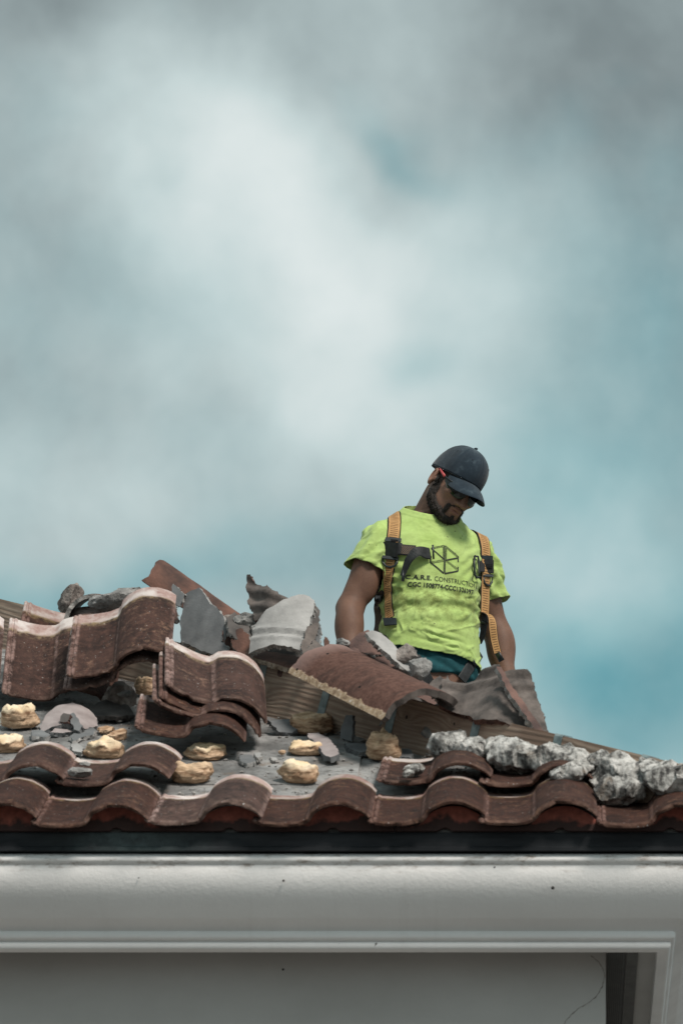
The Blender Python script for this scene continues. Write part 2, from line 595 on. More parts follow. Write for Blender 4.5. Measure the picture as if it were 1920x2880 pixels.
def foam_material():
    m, nt, b = material('aged_foam')
    v, uv, rnd = coords(nt)
    geo = nn(nt, 'ShaderNodeTexCoord')
    sep = nn(nt, 'ShaderNodeSeparateXYZ', {0: uv})
    lay = noise(nt, stretch(nt, v, (1, 1, 5)), 22, 5, 0.7, 0.6)
    n = noise(nt, v, 12, 4, 0.6)
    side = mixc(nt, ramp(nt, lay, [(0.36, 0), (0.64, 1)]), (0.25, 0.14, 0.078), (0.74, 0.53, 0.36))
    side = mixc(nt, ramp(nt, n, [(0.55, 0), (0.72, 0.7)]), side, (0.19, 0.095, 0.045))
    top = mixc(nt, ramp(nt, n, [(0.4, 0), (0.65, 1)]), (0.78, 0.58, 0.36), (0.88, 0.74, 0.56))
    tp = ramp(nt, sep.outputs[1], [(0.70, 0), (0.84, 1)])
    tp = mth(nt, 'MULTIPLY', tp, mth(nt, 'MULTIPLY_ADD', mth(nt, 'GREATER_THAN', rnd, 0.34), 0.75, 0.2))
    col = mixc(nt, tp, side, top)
    finish(nt, b, col, 0.75, lay, 0.6, 0.006, 0.3)
    return m


M['foam'] = foam_material()


def deck_material():
    m, nt, b = material('dusty_underlayment')
    v, uv, rnd = coords(nt, False)
    n1 = noise(nt, v, 5, 6, 0.65)
    n2 = noise(nt, v, 26, 6, 0.75)
    col = mixc(nt, ramp(nt, n1, [(0.36, 0), (0.62, 1)]), (0.13, 0.128, 0.126), (0.36, 0.355, 0.35))
    col = mixc(nt, ramp(nt, n2, [(0.52, 0), (0.66, 0.85)]), col, (0.06, 0.055, 0.052))
    br = ramp(nt, noise(nt, v, 14, 4), [(0.58, 0), (0.72, 0.5)])
    col = mixc(nt, br, col, (0.22, 0.15, 0.10))
    h = mth(nt, 'ADD', n2, noise(nt, v, 150, 4, 0.7))
    finish(nt, b, col, 0.92, h, 0.8, 0.006)
    return m


M['deck'] = deck_material()


def wood_material():
    m, nt, b = material('weathered_lumber')
    v, uv, rnd = coords(nt, False)
    sep = nn(nt, 'ShaderNodeSeparateXYZ', {0: v})
    n0 = noise(nt, stretch(nt, v, (1.1, 6, 9)), 1.5, 3, 0.5)
    # rings cut lengthwise: heights displaced by slow noise, plus knots
    L, Zc = sep.outputs[0], sep.outputs[2]
    kn = None
    ksum = None
    for (kx, kz, kr) in KNOTS:
        dx = mth(nt, 'MULTIPLY', mth(nt, 'SUBTRACT', L, kx), 0.42 / kr)
        dz = mth(nt, 'MULTIPLY', mth(nt, 'SUBTRACT', Zc, kz), 1.0 / kr)
        d = mth(nt, 'SQRT', mth(nt, 'MULTIPLY_ADD', dx, dx, mth(nt, 'MULTIPLY', dz, dz)))
        e = mth(nt, 'EXPONENT', mth(nt, 'MULTIPLY', d, -0.9))
        ksum = e if ksum is None else mth(nt, 'ADD', ksum, e)
        dx2 = mth(nt, 'MULTIPLY', mth(nt, 'SUBTRACT', L, kx), 1.0 / (kr * 0.42))
        dz2 = mth(nt, 'MULTIPLY', mth(nt, 'SUBTRACT', Zc, kz), 1.0 / (kr * 0.42))
        k = ramp(nt, mth(nt, 'MULTIPLY_ADD', dx2, dx2, mth(nt, 'MULTIPLY', dz2, dz2)), [(0.45, 1), (1.0, 0)])
        kn = k if kn is None else mth(nt, 'MAXIMUM', kn, k)
    ph = mth(nt, 'MULTIPLY_ADD', n0, 0.06, Zc)
    ph = mth(nt, 'MULTIPLY_ADD', ksum, 0.045, ph)
    g = mth(nt, 'SINE', mth(nt, 'MULTIPLY', ph, 420.0))
    g = mth(nt, 'MULTIPLY_ADD', g, 0.5, 0.5)
    fib = noise(nt, stretch(nt, v, (2, 60, 60)), 5, 4, 0.7)
    col = mixc(nt, g, (0.32, 0.225, 0.168), (0.46, 0.35, 0.268))
    col = mixc(nt, ramp(nt, fib, [(0.35, 0), (0.7, 0.6)]), col, (0.15, 0.115, 0.095))
    st = ramp(nt, noise(nt, stretch(nt, v, (1, 1.5, 1.5)), 3.2, 4, 0.6), [(0.46, 0), (0.62, 0.75)])
    col = mixc(nt, st, col, (0.20, 0.125, 0.090))
    col = mixc(nt, kn, col, (0.035, 0.022, 0.016))
    finish(nt, b, col, 0.85, mth(nt, 'ADD', g, fib), 0.35, 0.003)
    return m


KNOTS = [(-1.105, 0.078, 0.030), (-0.62, 0.070, 0.022), (-1.42, 0.095, 0.016), (-1.205, 0.11, 0.012), (-2.1, 0.06, 0.02), (-2.52, 0.1, 0.026)]
M['wood'] = wood_material()
M['strap_metal'] = simple('galvanised_strap', (0.12, 0.155, 0.16), (0.30, 0.36, 0.365), 30, 0.55, 90, 0.25, 0.002, metal=0.35)
M['birdstop'] = None


def birdstop_material():
    m, nt, b = material('red_eave_closure')
    v, uv, rnd = coords(nt)
    sep = nn(nt, 'ShaderNodeSeparateXYZ', {0: uv})
    n = noise(nt, v, 16, 5, 0.6)
    col = mixc(nt, ramp(nt, noise(nt, v, 60, 4), [(0.35, 0), (0.7, 1)]), (0.20, 0.052, 0.036), (0.33, 0.092, 0.062))
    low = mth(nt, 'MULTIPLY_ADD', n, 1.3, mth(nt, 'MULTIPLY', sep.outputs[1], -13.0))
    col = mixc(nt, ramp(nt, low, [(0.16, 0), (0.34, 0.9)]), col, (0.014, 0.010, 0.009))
    finish(nt, b, col, 0.8, noise(nt, v, 200, 3), 0.3, 0.002)
    return m


M['birdstop'] = birdstop_material()


def drip_material():
    m, nt, b = material('dark_bronze_flashing')
    v, uv, rnd = coords(nt, False)
    n = noise(nt, stretch(nt, v, (1, 6, 6)), 5, 4, 0.6)
    col = mixc(nt, ramp(nt, n, [(0.4, 0), (0.7, 1)]), (0.018, 0.020, 0.023), (0.038, 0.040, 0.044))
    sep = nn(nt, 'ShaderNodeSeparateXYZ', {0: v})
    d = mth(nt, 'MULTIPLY', mth(nt, 'ADD', sep.outputs[0], 0.585), 6.0)
    chalk = mth(nt, 'EXPONENT', mth(nt, 'MULTIPLY', mth(nt, 'MULTIPLY', d, d), -1.0))
    chalk = mth(nt, 'MULTIPLY', chalk, ramp(nt, noise(nt, v, 25, 5, 0.7), [(0.3, 0.15), (0.65, 0.6)]))
    col = mixc(nt, chalk, col, (0.13, 0.17, 0.17))
    finish(nt, b, col, 0.7, noise(nt, v, 300, 2), 0.1, 0.001, 0.12)
    return m


M['drip'] = drip_material()


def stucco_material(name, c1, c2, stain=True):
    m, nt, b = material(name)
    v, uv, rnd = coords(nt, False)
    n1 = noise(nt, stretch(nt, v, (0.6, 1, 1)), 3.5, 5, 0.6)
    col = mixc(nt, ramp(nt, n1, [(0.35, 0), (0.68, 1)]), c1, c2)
    if stain:
        sep = nn(nt, 'ShaderNodeSeparateXYZ', {0: v})
        top = ramp(nt, mth(nt, 'MULTIPLY_ADD', noise(nt, stretch(nt, v, (1, 0, 0)), 9, 5, 0.7), 0.03, mth(nt, 'ADD', sep.outputs[2], 0.104)), [(0.005, 0), (0.03, 1)])
        sn = ramp(nt, noise(nt, stretch(nt, v, (1, 1, 4)), 16, 6, 0.75), [(0.52, 0), (0.66, 1)])
        col = mixc(nt, mth(nt, 'MULTIPLY', mth(nt, 'MULTIPLY', top, sn), 0.7), col, (0.20, 0.13, 0.085))
        pin = ramp(nt, noise(nt, v, 40, 1, 0.4), [(0.80, 0), (0.83, 1)])
        col = mixc(nt, pin, col, (0.10, 0.08, 0.07))
        dr = ramp(nt, noise(nt, stretch(nt, v, (14, 1, 0.7)), 2.2, 4, 0.6), [(0.58, 0), (0.8, 0.14)])
        col = mixc(nt, dr, col, (0.50, 0.48, 0.46))
    h = mth(nt, 'MULTIPLY_ADD', noise(nt, v, 70, 5, 0.65), 1.0, mth(nt, 'MULTIPLY', noise(nt, v, 260, 3, 0.6), 0.4))
    finish(nt, b, col, 0.75, h, 0.35, 0.004, 0.3)
    return m


M['stucco'] = stucco_material('white_painted_stucco', (0.77, 0.752, 0.742), (0.85, 0.835, 0.825))
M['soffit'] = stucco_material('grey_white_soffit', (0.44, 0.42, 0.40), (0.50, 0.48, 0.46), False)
M['vent'] = simple('dark_vent', (0.020, 0.018, 0.017), (0.04, 0.037, 0.035), 20, 0.7)
M['vent_rail'] = simple('brown_vent_rail', (0.06, 0.055, 0.05), (0.10, 0.092, 0.085), 20, 0.7)
M['ground'] = simple('pale_paving', (0.085, 0.083, 0.08), (0.14, 0.137, 0.132), 0.6, 0.9, 12, 0.3, 0.01)
M['crumb'] = simple('debris_crumbs', (0.10, 0.09, 0.085), (0.42, 0.40, 0.38), 9, 0.95, 150, 0.6, 0.004)

# ------------------------------------------------------------------ setting: ground, house
def put(o, parent, mw=None):
    """parent o under an object that is only translated, keeping o at world matrix mw"""
    o.parent = parent
    base = Matrix.Identity(4)
    p = parent
    while p is not None:
        base = p.matrix_basis @ base
        p = p.parent
    o.matrix_basis = base.inverted() @ (mw if mw is not None else Matrix.Identity(4))
    return o


g = link('ground', mesh_from('ground', [(-2500, -2500, 0), (2500, -2500, 0), (2500, 2500, 0), (-2500, 2500, 0)], [(0, 1, 2, 3)], [M['ground']], smooth=False))
tag(g, kind='structure')

X0, X1, Y0, Y1 = XC - 14.0, XC, 0.0, 12.0
house = empty('house', ((X0 + X1) / 2, (Y0 + Y1) / 2, 0))
tag(house, 'white stuccoed house with a half stripped clay tile hip roof', 'house')
E0 = Matrix.Translation((0, 0, EAVE))


def ring(profile, closed=False):
    """profile of (outward, z) swept round the eave rectangle, mitred at its corners"""
    V, F = [], []
    n = len(profile)
    for (o, z) in profile:
        V += [(X0 - o, Y0 - o, z), (X1 + o, Y0 - o, z), (X1 + o, Y1 + o, z), (X0 - o, Y1 + o, z)]
    for i in range(n if closed else n - 1):
        j = (i + 1) % n
        for k in range(4):
            l = (k + 1) % 4
            F.append((i * 4 + k, j * 4 + k, j * 4 + l, i * 4 + l))
    return V, F


def arc(cx, cz, r, a0, a1, n):
    return [(cx + r * math.cos(math.radians(a0 + (a1 - a0) * i / n)), cz + r * math.sin(math.radians(a0 + (a1 - a0) * i / n))) for i in range(n + 1)]


# walls under the eave
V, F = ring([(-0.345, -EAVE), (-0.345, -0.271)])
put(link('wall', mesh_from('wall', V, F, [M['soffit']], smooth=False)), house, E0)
# painted cornice: lip, swelling frieze, cove and two beads
prof = [(-0.30, -0.054), (-0.018, -0.054), (0.000, -0.060), (0.006, -0.074), (0.003, -0.081), (-0.004, -0.086), (-0.006, -0.093)]
prof += [(-0.006 - 0.128 * t_ ** 1.9, -0.100 - 0.152 * t_) for t_ in np.linspace(0, 1, 26)]
prof += arc(-0.140, -0.264, 0.0125, 60, -75, 8)
prof += [(-0.141, -0.279)]
prof += arc(-0.153, -0.290, 0.0125, 60, -95, 8)
prof += [(-0.160, -0.304), (-0.178, -0.304), (-0.180, -0.27), (-0.30, -0.27)]
prof = [(o - 0.022 if z > -0.32 and o > -0.25 else o, z) for o, z in prof]
V, F = ring(prof)
cor = put(link('cornice', mesh_from('cornice', V, F, [M['stucco']], smooth=True)), house, E0)
sharp(cor.data, 50)
# soffit boards, the darker panel with its rounded corner and the vent strip beside it
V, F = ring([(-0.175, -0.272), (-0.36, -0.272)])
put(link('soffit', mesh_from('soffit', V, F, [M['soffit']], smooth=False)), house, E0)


def box(x0, x1, y0, y1, z0, z1):
    V = [(x, y, z) for z in (z0, z1) for y in (y0, y1) for x in (x0, x1)]
    F = [(0, 2, 3, 1), (4, 5, 7, 6), (0, 1, 5, 4), (2, 6, 7, 3), (0, 4, 6, 2), (1, 3, 7, 5)]
    return V, F


def boxes(lst):
    V, F = [], []
    for b_ in lst:
        v, f = box(*b_)
        F += [tuple(i + len(V) for i in q) for q in f]
        V += v
    return V, F


vl = [(0.752, 0.802, 0.19, 2.2, -0.284, -0.2725)]
V, F = boxes(vl)
vent = put(link('soffit_vent', mesh_from('soffit_vent', V, F, [M['vent']], smooth=False)), house, E0)
V, F = boxes([(0.754 + i * 0.0058, 0.7565 + i * 0.0058, 0.24, 2.2, -0.2865, -0.2842) for i in range(8)])
put(link('vent_louvre', mesh_from('vent_louvre', V, F, [M['vent_rail']], smooth=False)), vent, E0)['kind'] = 'stuff'
V, F = box(0.804, 0.838, 0.19, 2.2, -0.284, -0.2725)
put(link('vent_trim', mesh_from('vent_trim', V, F, [M['vent_rail']], smooth=False)), house, E0)
for (px, py, r_) in ((797, 2478, 0.0036), (1554, 2498, 0.0052), (796, 2728, 0.0036), (390, 2470, 0.002), (1390, 2440, 0.0025)):
    yy = 0.345 if py > 2700 else 0.028
    bm = bmesh.new(); bmesh.ops.create_icosphere(bm, subdivisions=2, radius=r_)
    me = bpy.data.meshes.new('nail_hole'); bm.to_mesh(me); bm.free(); me.materials.append(M['vent'])
    put(link('nail_hole', me), house, Matrix.Translation(at_y(px, py, yy)))
# hairline crack curving over the wall under the eave
def thin_tube(name, pts, r, mat, n=6):
    pts = np.array(pts, float); V, F = [], []
    for i, p in enumerate(pts):
        t = pts[min(i + 1, len(pts) - 1)] - pts[max(i - 1, 0)]; t /= np.linalg.norm(t)
        a = np.cross(t, (0, 1, 0)); a /= np.linalg.norm(a); c = np.cross(t, a)
        for k in range(n):
            s = 2 * math.pi * k / n
            V.append(p + (a * math.cos(s) + c * math.sin(s)) * r[i % len(r)])
    for i in range(len(pts) - 1):
        for k in range(n):
            F.append((i * n + k, i * n + (k + 1) % n, (i + 1) * n + (k + 1) % n, (i + 1) * n + k))
    return mesh_from(name, V, F, [mat])


cp = np.array([(1660, 2690), (1684, 2706), (1696, 2728), (1699, 2756), (1692, 2780), (1678, 2802), (1654, 2822), (1626, 2838), (1604, 2856), (1588, 2876), (1578, 2900), (1574, 2930)], float)
cq = []
for i in range(len(cp) - 1):
    for k_ in range(4):
        cq.append(at_y(*(cp[i] + (cp[i + 1] - cp[i]) * k_ / 4 + np.array([random.uniform(-2, 2), random.uniform(-1.5, 1.5)])), 0.3455))
put(link('plaster_crack', thin_tube('plaster_crack', cq, [0.0010, 0.0020, 0.0008, 0.0016, 0.0012], M['mortar_brown'])), house)
# metal drip edge
V, F = ring([(-0.06, -0.001), (-0.010, 0.000), (-0.008, -0.006), (-0.0085, -0.040), (-0.004, -0.044), (-0.005, -0.0525), (-0.04, -0.0525)])
put(link('drip_edge', mesh_from('drip_edge', V, F, [M['drip']], smooth=False)), house, E0)
# roof deck: four slopes with thickness
zr = 6 * tT
e_ = 0.024
V = [(X0 + e_, Y0 + e_, e_ * tT), (X1 - e_, Y0 + e_, e_ * tT), (X1 - e_, Y1 - e_, e_ * tT), (X0 + e_, Y1 - e_, e_ * tT), (X0 + 6, 6, zr), (X1 - 6, 6, zr)]
F = [(0, 1, 5, 4), (1, 2, 5), (2, 3, 4, 5), (3, 0, 4)]
V += [(x, y, z - 0.03) for x, y, z in V]
F += [tuple(i + 6 for i in reversed(q)) for q in F[:4]] + [(0, 6, 7, 1), (1, 7, 8, 2), (2, 8, 9, 3), (3, 9, 6, 0)]
deck = put(link('roof_deck', mesh_from('roof_deck', V, F, [M['deck']], smooth=False)), house, E0)
# lapped underlayment sheets on the bare stretch of the front slope
def sheet(x0, x1, t0, t1, h):
    P = lambda x, t, k: (x, t * cT - k * sT, t * sT + k * cT)
    V = [P(x0, t0, h), P(x1, t0, h), P(x1, t1, h), P(x0, t1, h), P(x0, t0, 0), P(x1, t0, 0), P(x1, t1, 0), P(x0, t1, 0)]
    return V, [(0, 1, 2, 3), (0, 4, 5, 1), (1, 5, 6, 2), (2, 6, 7, 3), (3, 7, 4, 0)]


for (a_, b_, c_, d_, h_) in ((-4, -0.02, 0.04, 0.62, 0.004), (-4, 0.02, 0.56, 1.20, 0.0075), (-0.03, 0.40, 0.05, 0.60, 0.0115)):
    V, F = sheet(a_, b_, c_, d_, h_)
    F = F
    put(link('underlayment_sheet', mesh_from('underlayment_sheet', V, F, [M['deck']], smooth=False)), house, E0)

# hip board standing on the hip line with metal straps over it
corner = np.array([XC, 0, EAVE])
hx = np.array([1, -1, -tT]); HL = np.linalg.norm(hx); hx = hx / HL
hn = np.array([-1, -1, 0]) / math.sqrt(2)
hz = np.cross(hx, -hn); hz /= np.linalg.norm(hz)
hyv = np.cross(hz, hx)
HB = frame(corner, hx, hyv, hz)
BH = 0.152
bm = bmesh.new()
bv, bf = box(-6.0, 0.06, -0.019, 0.019, -0.012, BH)
vs = [bm.verts.new(v) for v in bv]
for q in bf:
    bm.faces.new([vs[i] for i in q])
bmesh.ops.bevel(bm, geom=list(bm.edges), offset=0.004, segments=2, affect='EDGES')
me = bpy.data.meshes.new('hip_board'); bm.to_mesh(me); bm.free(); me.materials.append(M['wood'])
board = put(link('hip_board', me), house, HB)
FACE = 1 if np.dot(hyv, hn) > 0 else -1


def hip_s(px):
    return -(hip_y(px)) * HL       # board coordinate at a picture column (plan run equals y on the hip)


def strap_mesh():
    w_, t_ = 0.017, 0.0016
    fy = FACE * (0.019)
    path = [(fy * 1.0 + FACE * 0.0005, -0.010), (fy + FACE * 0.0008, 0.05), (fy + FACE * 0.0006, 0.12), (fy + FACE * 0.0008, BH - 0.004), (fy - FACE * 0.002, BH + 0.001), (0, BH + 0.0012), (-fy, BH + 0.001)]
    V, F = [], []
    for i, (y, z) in enumerate(path):
        a_ = path[max(0, i - 1)]; b_ = path[min(len(path) - 1, i + 1)]
        ty, tz = b_[0] - a_[0], b_[1] - a_[1]
        l = math.hypot(ty, tz)
        ny, nz = tz / l, -ty / l
        if ny * FACE < 0 and i < 4:
            ny, nz = -ny, -nz
        if i >= 4 and nz < 0:
            ny, nz = -ny, -nz
        for s in (-1, 1):
            for k in (0, t_):
                V.append((s * w_, y + ny * k, z + nz * k))
    for i in range(len(path) - 1):
        a_, b_ = i * 4, i * 4 + 4
        F += [(a_ + 1, a_ + 3, b_ + 3, b_ + 1), (a_, b_, b_ + 2, a_ + 2), (a_, a_ + 1, b_ + 1, b_), (a_ + 2, b_ + 2, b_ + 3, a_ + 3)]
    F += [(0, 2, 3, 1)]
    return mesh_from('metal_strap', V, F, [M['strap_metal']], smooth=False)


sm = strap_mesh()
for px in (-120, 88, 300, 540, 722, 905, 1096, 1326, 1552, 1790):
    o = put(link('metal_strap', sm), board, HB @ Matrix.Translation((hip_s(px), 0, 0)) @ Matrix.Rotation(math.radians(random.uniform(-3, 3)), 4, 'Y'))

# ------------------------------------------------------------------ S tiles
TL, TW = 0.43, 0.335


def tile_profile():
    p = [(0, 1), (1.5, 5.5), (5, 7.5), (11, 8), (13.5, 4.5), (16.5, 4.5), (19, 8), (24, 8), (28, 6), (31, 3.5), (44, 2.6), (62, 1.0), (80, 0.1), (98, 0), (116, 1.2), (132, 3.6), (144, 6.4), (149, 8.0), (151.5, 11.5), (156, 15)]
    for i in range(1, 19):
        x = 156 + (333 - 156) * i / 18
        z = 15.5 + 45.5 * max(0.0, math.cos(math.pi / 2 * (x - 241) / 92.5)) ** 0.80 if x < 241 else 15.5 + 45.5 * max(0.0, math.cos(math.pi / 2 * (x - 241) / 93)) ** 0.72
        p.append((x, max(z, 15)))
    p.append((335, 15.5))
    return np.array(p) / 1000.0


def make_tile(seed, thick=0.0145, chip=1.0):
    P = tile_profile()
    n = len(P)
    T = np.gradient(P, axis=0)
    T /= np.linalg.norm(T, axis=1)[:, None]
    N = np.stack([-T[:, 1], T[:, 0]], 1)
    th = np.full(n, thick)
    th[:10] = np.linspace(0.009, thick, 10)
    th[-6:] = np.linspace(thick, 0.008, 6)
    B = P - N * th[:, None]
    rs = np.random.RandomState(seed)
    stations = [0.0, 0.004, 0.012, 0.05, 0.12, 0.20, 0.28, 0.355, 0.365, 0.40, 0.422, 0.43]
    V, UV = [], []
    loopn = 2 * n
    for k, y in enumerate(stations):
        drop_t = 0.0055 if k == 0 else (0.0022 if k == 1 else 0.0)
        drop_b = 0.003 if k == 0 else 0.0
        if k >= 8:
            drop_t += 0.0012
        if k == len(stations) - 1:
            drop_t += 0.003
        for i in range(n):
            q = P[i] - N[i] * drop_t
            V.append((q[0], y, q[1])); UV.append((P[i][0] / TW, y / TL))
        for i in reversed(range(n)):
            q = B[i] + N[i] * drop_b
            V.append((q[0], y, q[1])); UV.append((P[i][0] / TW, y / TL))
    V = np.array(V)
    # crooked casting: slight twist, rough nose and chipped edges
    V[:, 2] += 0.004 * (V[:, 0] / TW - 0.5) * (V[:, 1] / TL - 0.5) * rs.uniform(-2, 2)
    V += 0.0011 * np.stack([vn(V * 45, seed + i) for i in range(3)], 1)
    e = np.minimum(V[:, 1], 0.05)
    nose = (V[:, 1] < 0.013)
    V[nose, 1] += np.maximum(0, fbm(V[nose] * (55, 0, 55), seed + 9, 4)) * 0.012 * chip
    F, fm = [], []
    ns = len(stations)
    for k in range(ns - 1):
        for i in range(loopn):
            j = (i + 1) % loopn
            F.append((k * loopn + i, k * loopn + j, (k + 1) * loopn + j, (k + 1) * loopn + i))
            fm.append(1 if (n <= i < 2 * n - 1 and k > 0) else 0)
    for k, flip in ((0, True), (ns - 1, False)):
        for i in range(n - 1):
            q = (k * loopn + i, k * loopn + i + 1, k * loopn + loopn - 2 - i, k * loopn + loopn - 1 - i)
            F.append(q if not flip else q[::-1])
            fm.append(0)
    F = [tuple(reversed(f)) for f in F]
    me = mesh_from('roof_tile', V, F, [M['tile'], M['tile_under']], fm, UV)
    bm = bmesh.new(); bm.from_mesh(me); bmesh.ops.recalc_face_normals(bm, faces=bm.faces); bm.to_mesh(me); bm.free()
    sharp(me, 42)
    return me


TILES = [make_tile(100 + i * 7) for i in range(5)]


def roof_M(x, t, h, dpitch=-2.9, yaw=0.0, roll=0.0):
    o = np.array([x, 0, EAVE]) + np.array([0, cT, sT]) * t + RN * h
    R = Matrix.Rotation(TH, 4, 'X') @ Matrix.Rotation(math.radians(yaw), 4, 'Z') @ Matrix.Rotation(math.radians(dpitch), 4, 'X') @ Matrix.Rotation(math.radians(roll), 4, 'Y')
    return Matrix.Translation(o) @ R


def x_at(px, y=-0.05, z=0.08):
    return 0.6 + (px - 1560) / FPX * ((y + 14) * cP + (EAVE + z - 1.6) * sP)


k = 0
for px in (-2177, -1864, -1551, -1238, -925, -612, -299, 14, 327, 647, 949, 1273, 1586, 1917):
    o = link('roof_tile', TILES[k % 5]); k += 1
    put(o, house, roof_M(x_at(px) - 0.241, -0.045 + random.uniform(-.004, .006), 0.037 + random.uniform(-.003, .004), -3.0 + random.uniform(-.4, .4), random.uniform(-.9, .9), random.uniform(-.9, .9)))
for (px, dy, ang) in ((-1107, 2202, 0.4), (-806, 2204, -0.3), (-505, 2203, 0.2), (-205, 2204, 0.3), (92, 2202, 0.9), (389, 2200, -0.8), (1291, 2196, -1.0), (1582, 2204, -0.5)):
    o = link('roof_tile', TILES[(k * 3 + 1) % 5]); k += 1
    p = on_roof(px, dy, 0.066)
    t = (p[1] + 0.066 * sT) / cT
    x = x_at(px, p[1], p[2] - EAVE + .06) - 0.241
    put(o, house, roof_M(x, t, 0.066, -4.3, ang, random.uniform(-.8, .8)))

# red closure pieces under the barrels of the eave tiles
prof_t = tile_profile()


def closure(xa, xb):
    crest = [x_at(px) - 0.241 for px in (-2177, -1864, -1551, -1238, -925, -612, -299, 14, 327, 647, 949, 1273, 1586, 1917)]
    bmx = []
    N_ = 110
    top = []
    for i in range(N_ + 1):
        x = xa + (xb - xa) * i / N_
        z = 0.012
        for c in crest:
            u = x - c
            if 0.0 <= u <= 0.335:
                z = max(z, float(np.interp(u, prof_t[:, 0], prof_t[:, 1])) + 0.012)
        top.append((x, min(z, 0.078) - 0.0005))
    bot = []
    notches = [x_at(px) for px in (325, 643, 935, 1250, 1577, 1885)]
    x = xb
    N2 = 160
    for i in range(N2 + 1):
        x = xb + (xa - xb) * i / N2
        z = 0.0012
        for nx in notches:
            d = (x - nx) / 0.015
            if abs(d) < 1:
                z = max(z, 0.0012 + 0.010 * math.sqrt(1 - d * d))
        bot.append((x, z))
    V, F, UV = [], [], []
    bb = {}
    # strip between top and bottom sampled on the same columns
    zs_b = np.interp([p[0] for p in top], [p[0] for p in reversed(bot)], [p[1] for p in reversed(bot)])
    for y in (0.0, 0.018):
        for (xx, zt), zb in zip(top, zs_b):
            V.append((xx, y, zb)); UV.append((xx, zb))
            V.append((xx, y, zt)); UV.append((xx, zt))
    m = len(top)
    for i in range(m - 1):
        a_ = 2 * i
        F.append((a_, a_ + 2, a_ + 3, a_ + 1))
        b_ = 2 * m + a_
        F.append((b_, b_ + 1, b_ + 3, b_ + 2))
        F.append((a_ + 1, a_ + 3, b_ + 3, b_ + 1))
        F.append((a_, b_, b_ + 2, a_ + 2))
    F.append((0, 1, 2 * m + 1, 2 * m))
    e_ = 2 * (m - 1)
    F.append((e_, 2 * m + e_, 2 * m + e_ + 1, e_ + 1))
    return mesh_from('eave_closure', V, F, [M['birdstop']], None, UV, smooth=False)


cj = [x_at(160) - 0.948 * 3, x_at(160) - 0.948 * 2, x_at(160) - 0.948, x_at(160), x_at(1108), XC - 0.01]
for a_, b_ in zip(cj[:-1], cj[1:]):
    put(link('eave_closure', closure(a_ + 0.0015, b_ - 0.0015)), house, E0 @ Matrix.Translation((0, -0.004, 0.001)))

# ------------------------------------------------------------------ loose tiles
def pose(headL, noseL, headR, y_nose, sx=1.0):
    """world matrix of a tile from three of its corners seen in the photograph and the depth of its nose"""
    p0 = at_y(*noseL, y_nose)
    sc = np.dot(p0 - CAM, [0, cP, sP]) / FPX
    fw = np.array([0, cP, sP]); up = np.array([0, -sP, cP]); rt = np.array([1., 0, 0])
    v2 = np.array([headL[0] - noseL[0], noseL[1] - headL[1]]) * sc * 1.012
    vd = math.sqrt(max(0.01, TL ** 2 - v2 @ v2))
    u2 = np.array([headR[0] - headL[0], headL[1] - headR[1]]) * sc * 1.02
    ud = -(u2 @ v2) / vd
    fw = ray(*noseL); fw = fw / np.linalg.norm(fw)
    v = rt * v2[0] + up * v2[1] + fw * vd
    u = rt * u2[0] + up * u2[1] + fw * ud
    v /= np.linalg.norm(v); u /= np.linalg.norm(u)
    n = np.cross(u, v); n /= np.linalg.norm(n)
    u = np.cross(v, n)
    return frame(p0 + n * 0.0, u, v, n)


GP_L = 'loose roof tiles piled against the hip board on the left'
GP_C = 'loose roof tiles stacked in the middle of the slope'


def loose(label, group, mi, *a):
    o = link('loose_roof_tile', TILES[mi])
    o.matrix_basis = pose(*a)
    tag(o, label, 'roof tile', group)
    return o


loose('big brown S tile on top of the left pile, its whitish head leaning on the hip board', GP_L, 0, (206, 1736), (184, 1908), (506, 1695), 1.14)
loose('brown S tile lying directly under the top tile of the left pile, only its curved nose showing', GP_L, 1, (200, 1766), (177, 1940), (502, 1727), 1.18)
loose('brown S tile at the far left of the pile with a pale double rib along its left edge', GP_L, 2, (25, 1742), (3, 1948), (324, 1806), 1.37)
loose('pinkish tile head sticking up behind the leftmost pile tile, next to the strapped board', GP_L, 3, (66, 1694), (38, 1880), (364, 1790), 1.62)
loose('tile cut off by the left photo edge, under the leftmost pile tile', GP_L, 4, (-280, 1786), (-300, 1968), (26, 1770), 1.38)
loose('topmost brown tile of the middle stack, with a pale pink head and a bright step line', GP_C, 1, (463, 1792), (463, 1924), (724, 1916), 0.80)
loose('second tile from the top of the middle stack, pale rib showing beside the topmost one', GP_C, 2, (446, 1826), (446, 1957), (700, 1948), 0.77)
loose('third tile from the top of the middle stack, its pale rib the leftmost of the upper three', GP_C, 0, (428, 1866), (427, 1972), (684, 1962), 0.76)
loose('lowest tile of the middle stack, tipped left and resting on a foam mound', GP_C, 3, (392, 1956), (376, 2046), (672, 2010), 0.70)

# ------------------------------------------------------------------ fragments
def jag(pts, step, amp, rs):
    out = []
    n = len(pts)
    for i in range(n):
        a_, b_ = np.array(pts[i]), np.array(pts[(i + 1) % n])
        L = np.linalg.norm(b_ - a_)
        m = max(1, int(L / step))
        nv = np.array([-(b_ - a_)[1], (b_ - a_)[0]]) / max(L, 1e-6)
        for j in range(m):
            q = a_ + (b_ - a_) * j / m
            if j:
                q = q + nv * rs.uniform(-amp, amp)
            out.append(q)
    return out


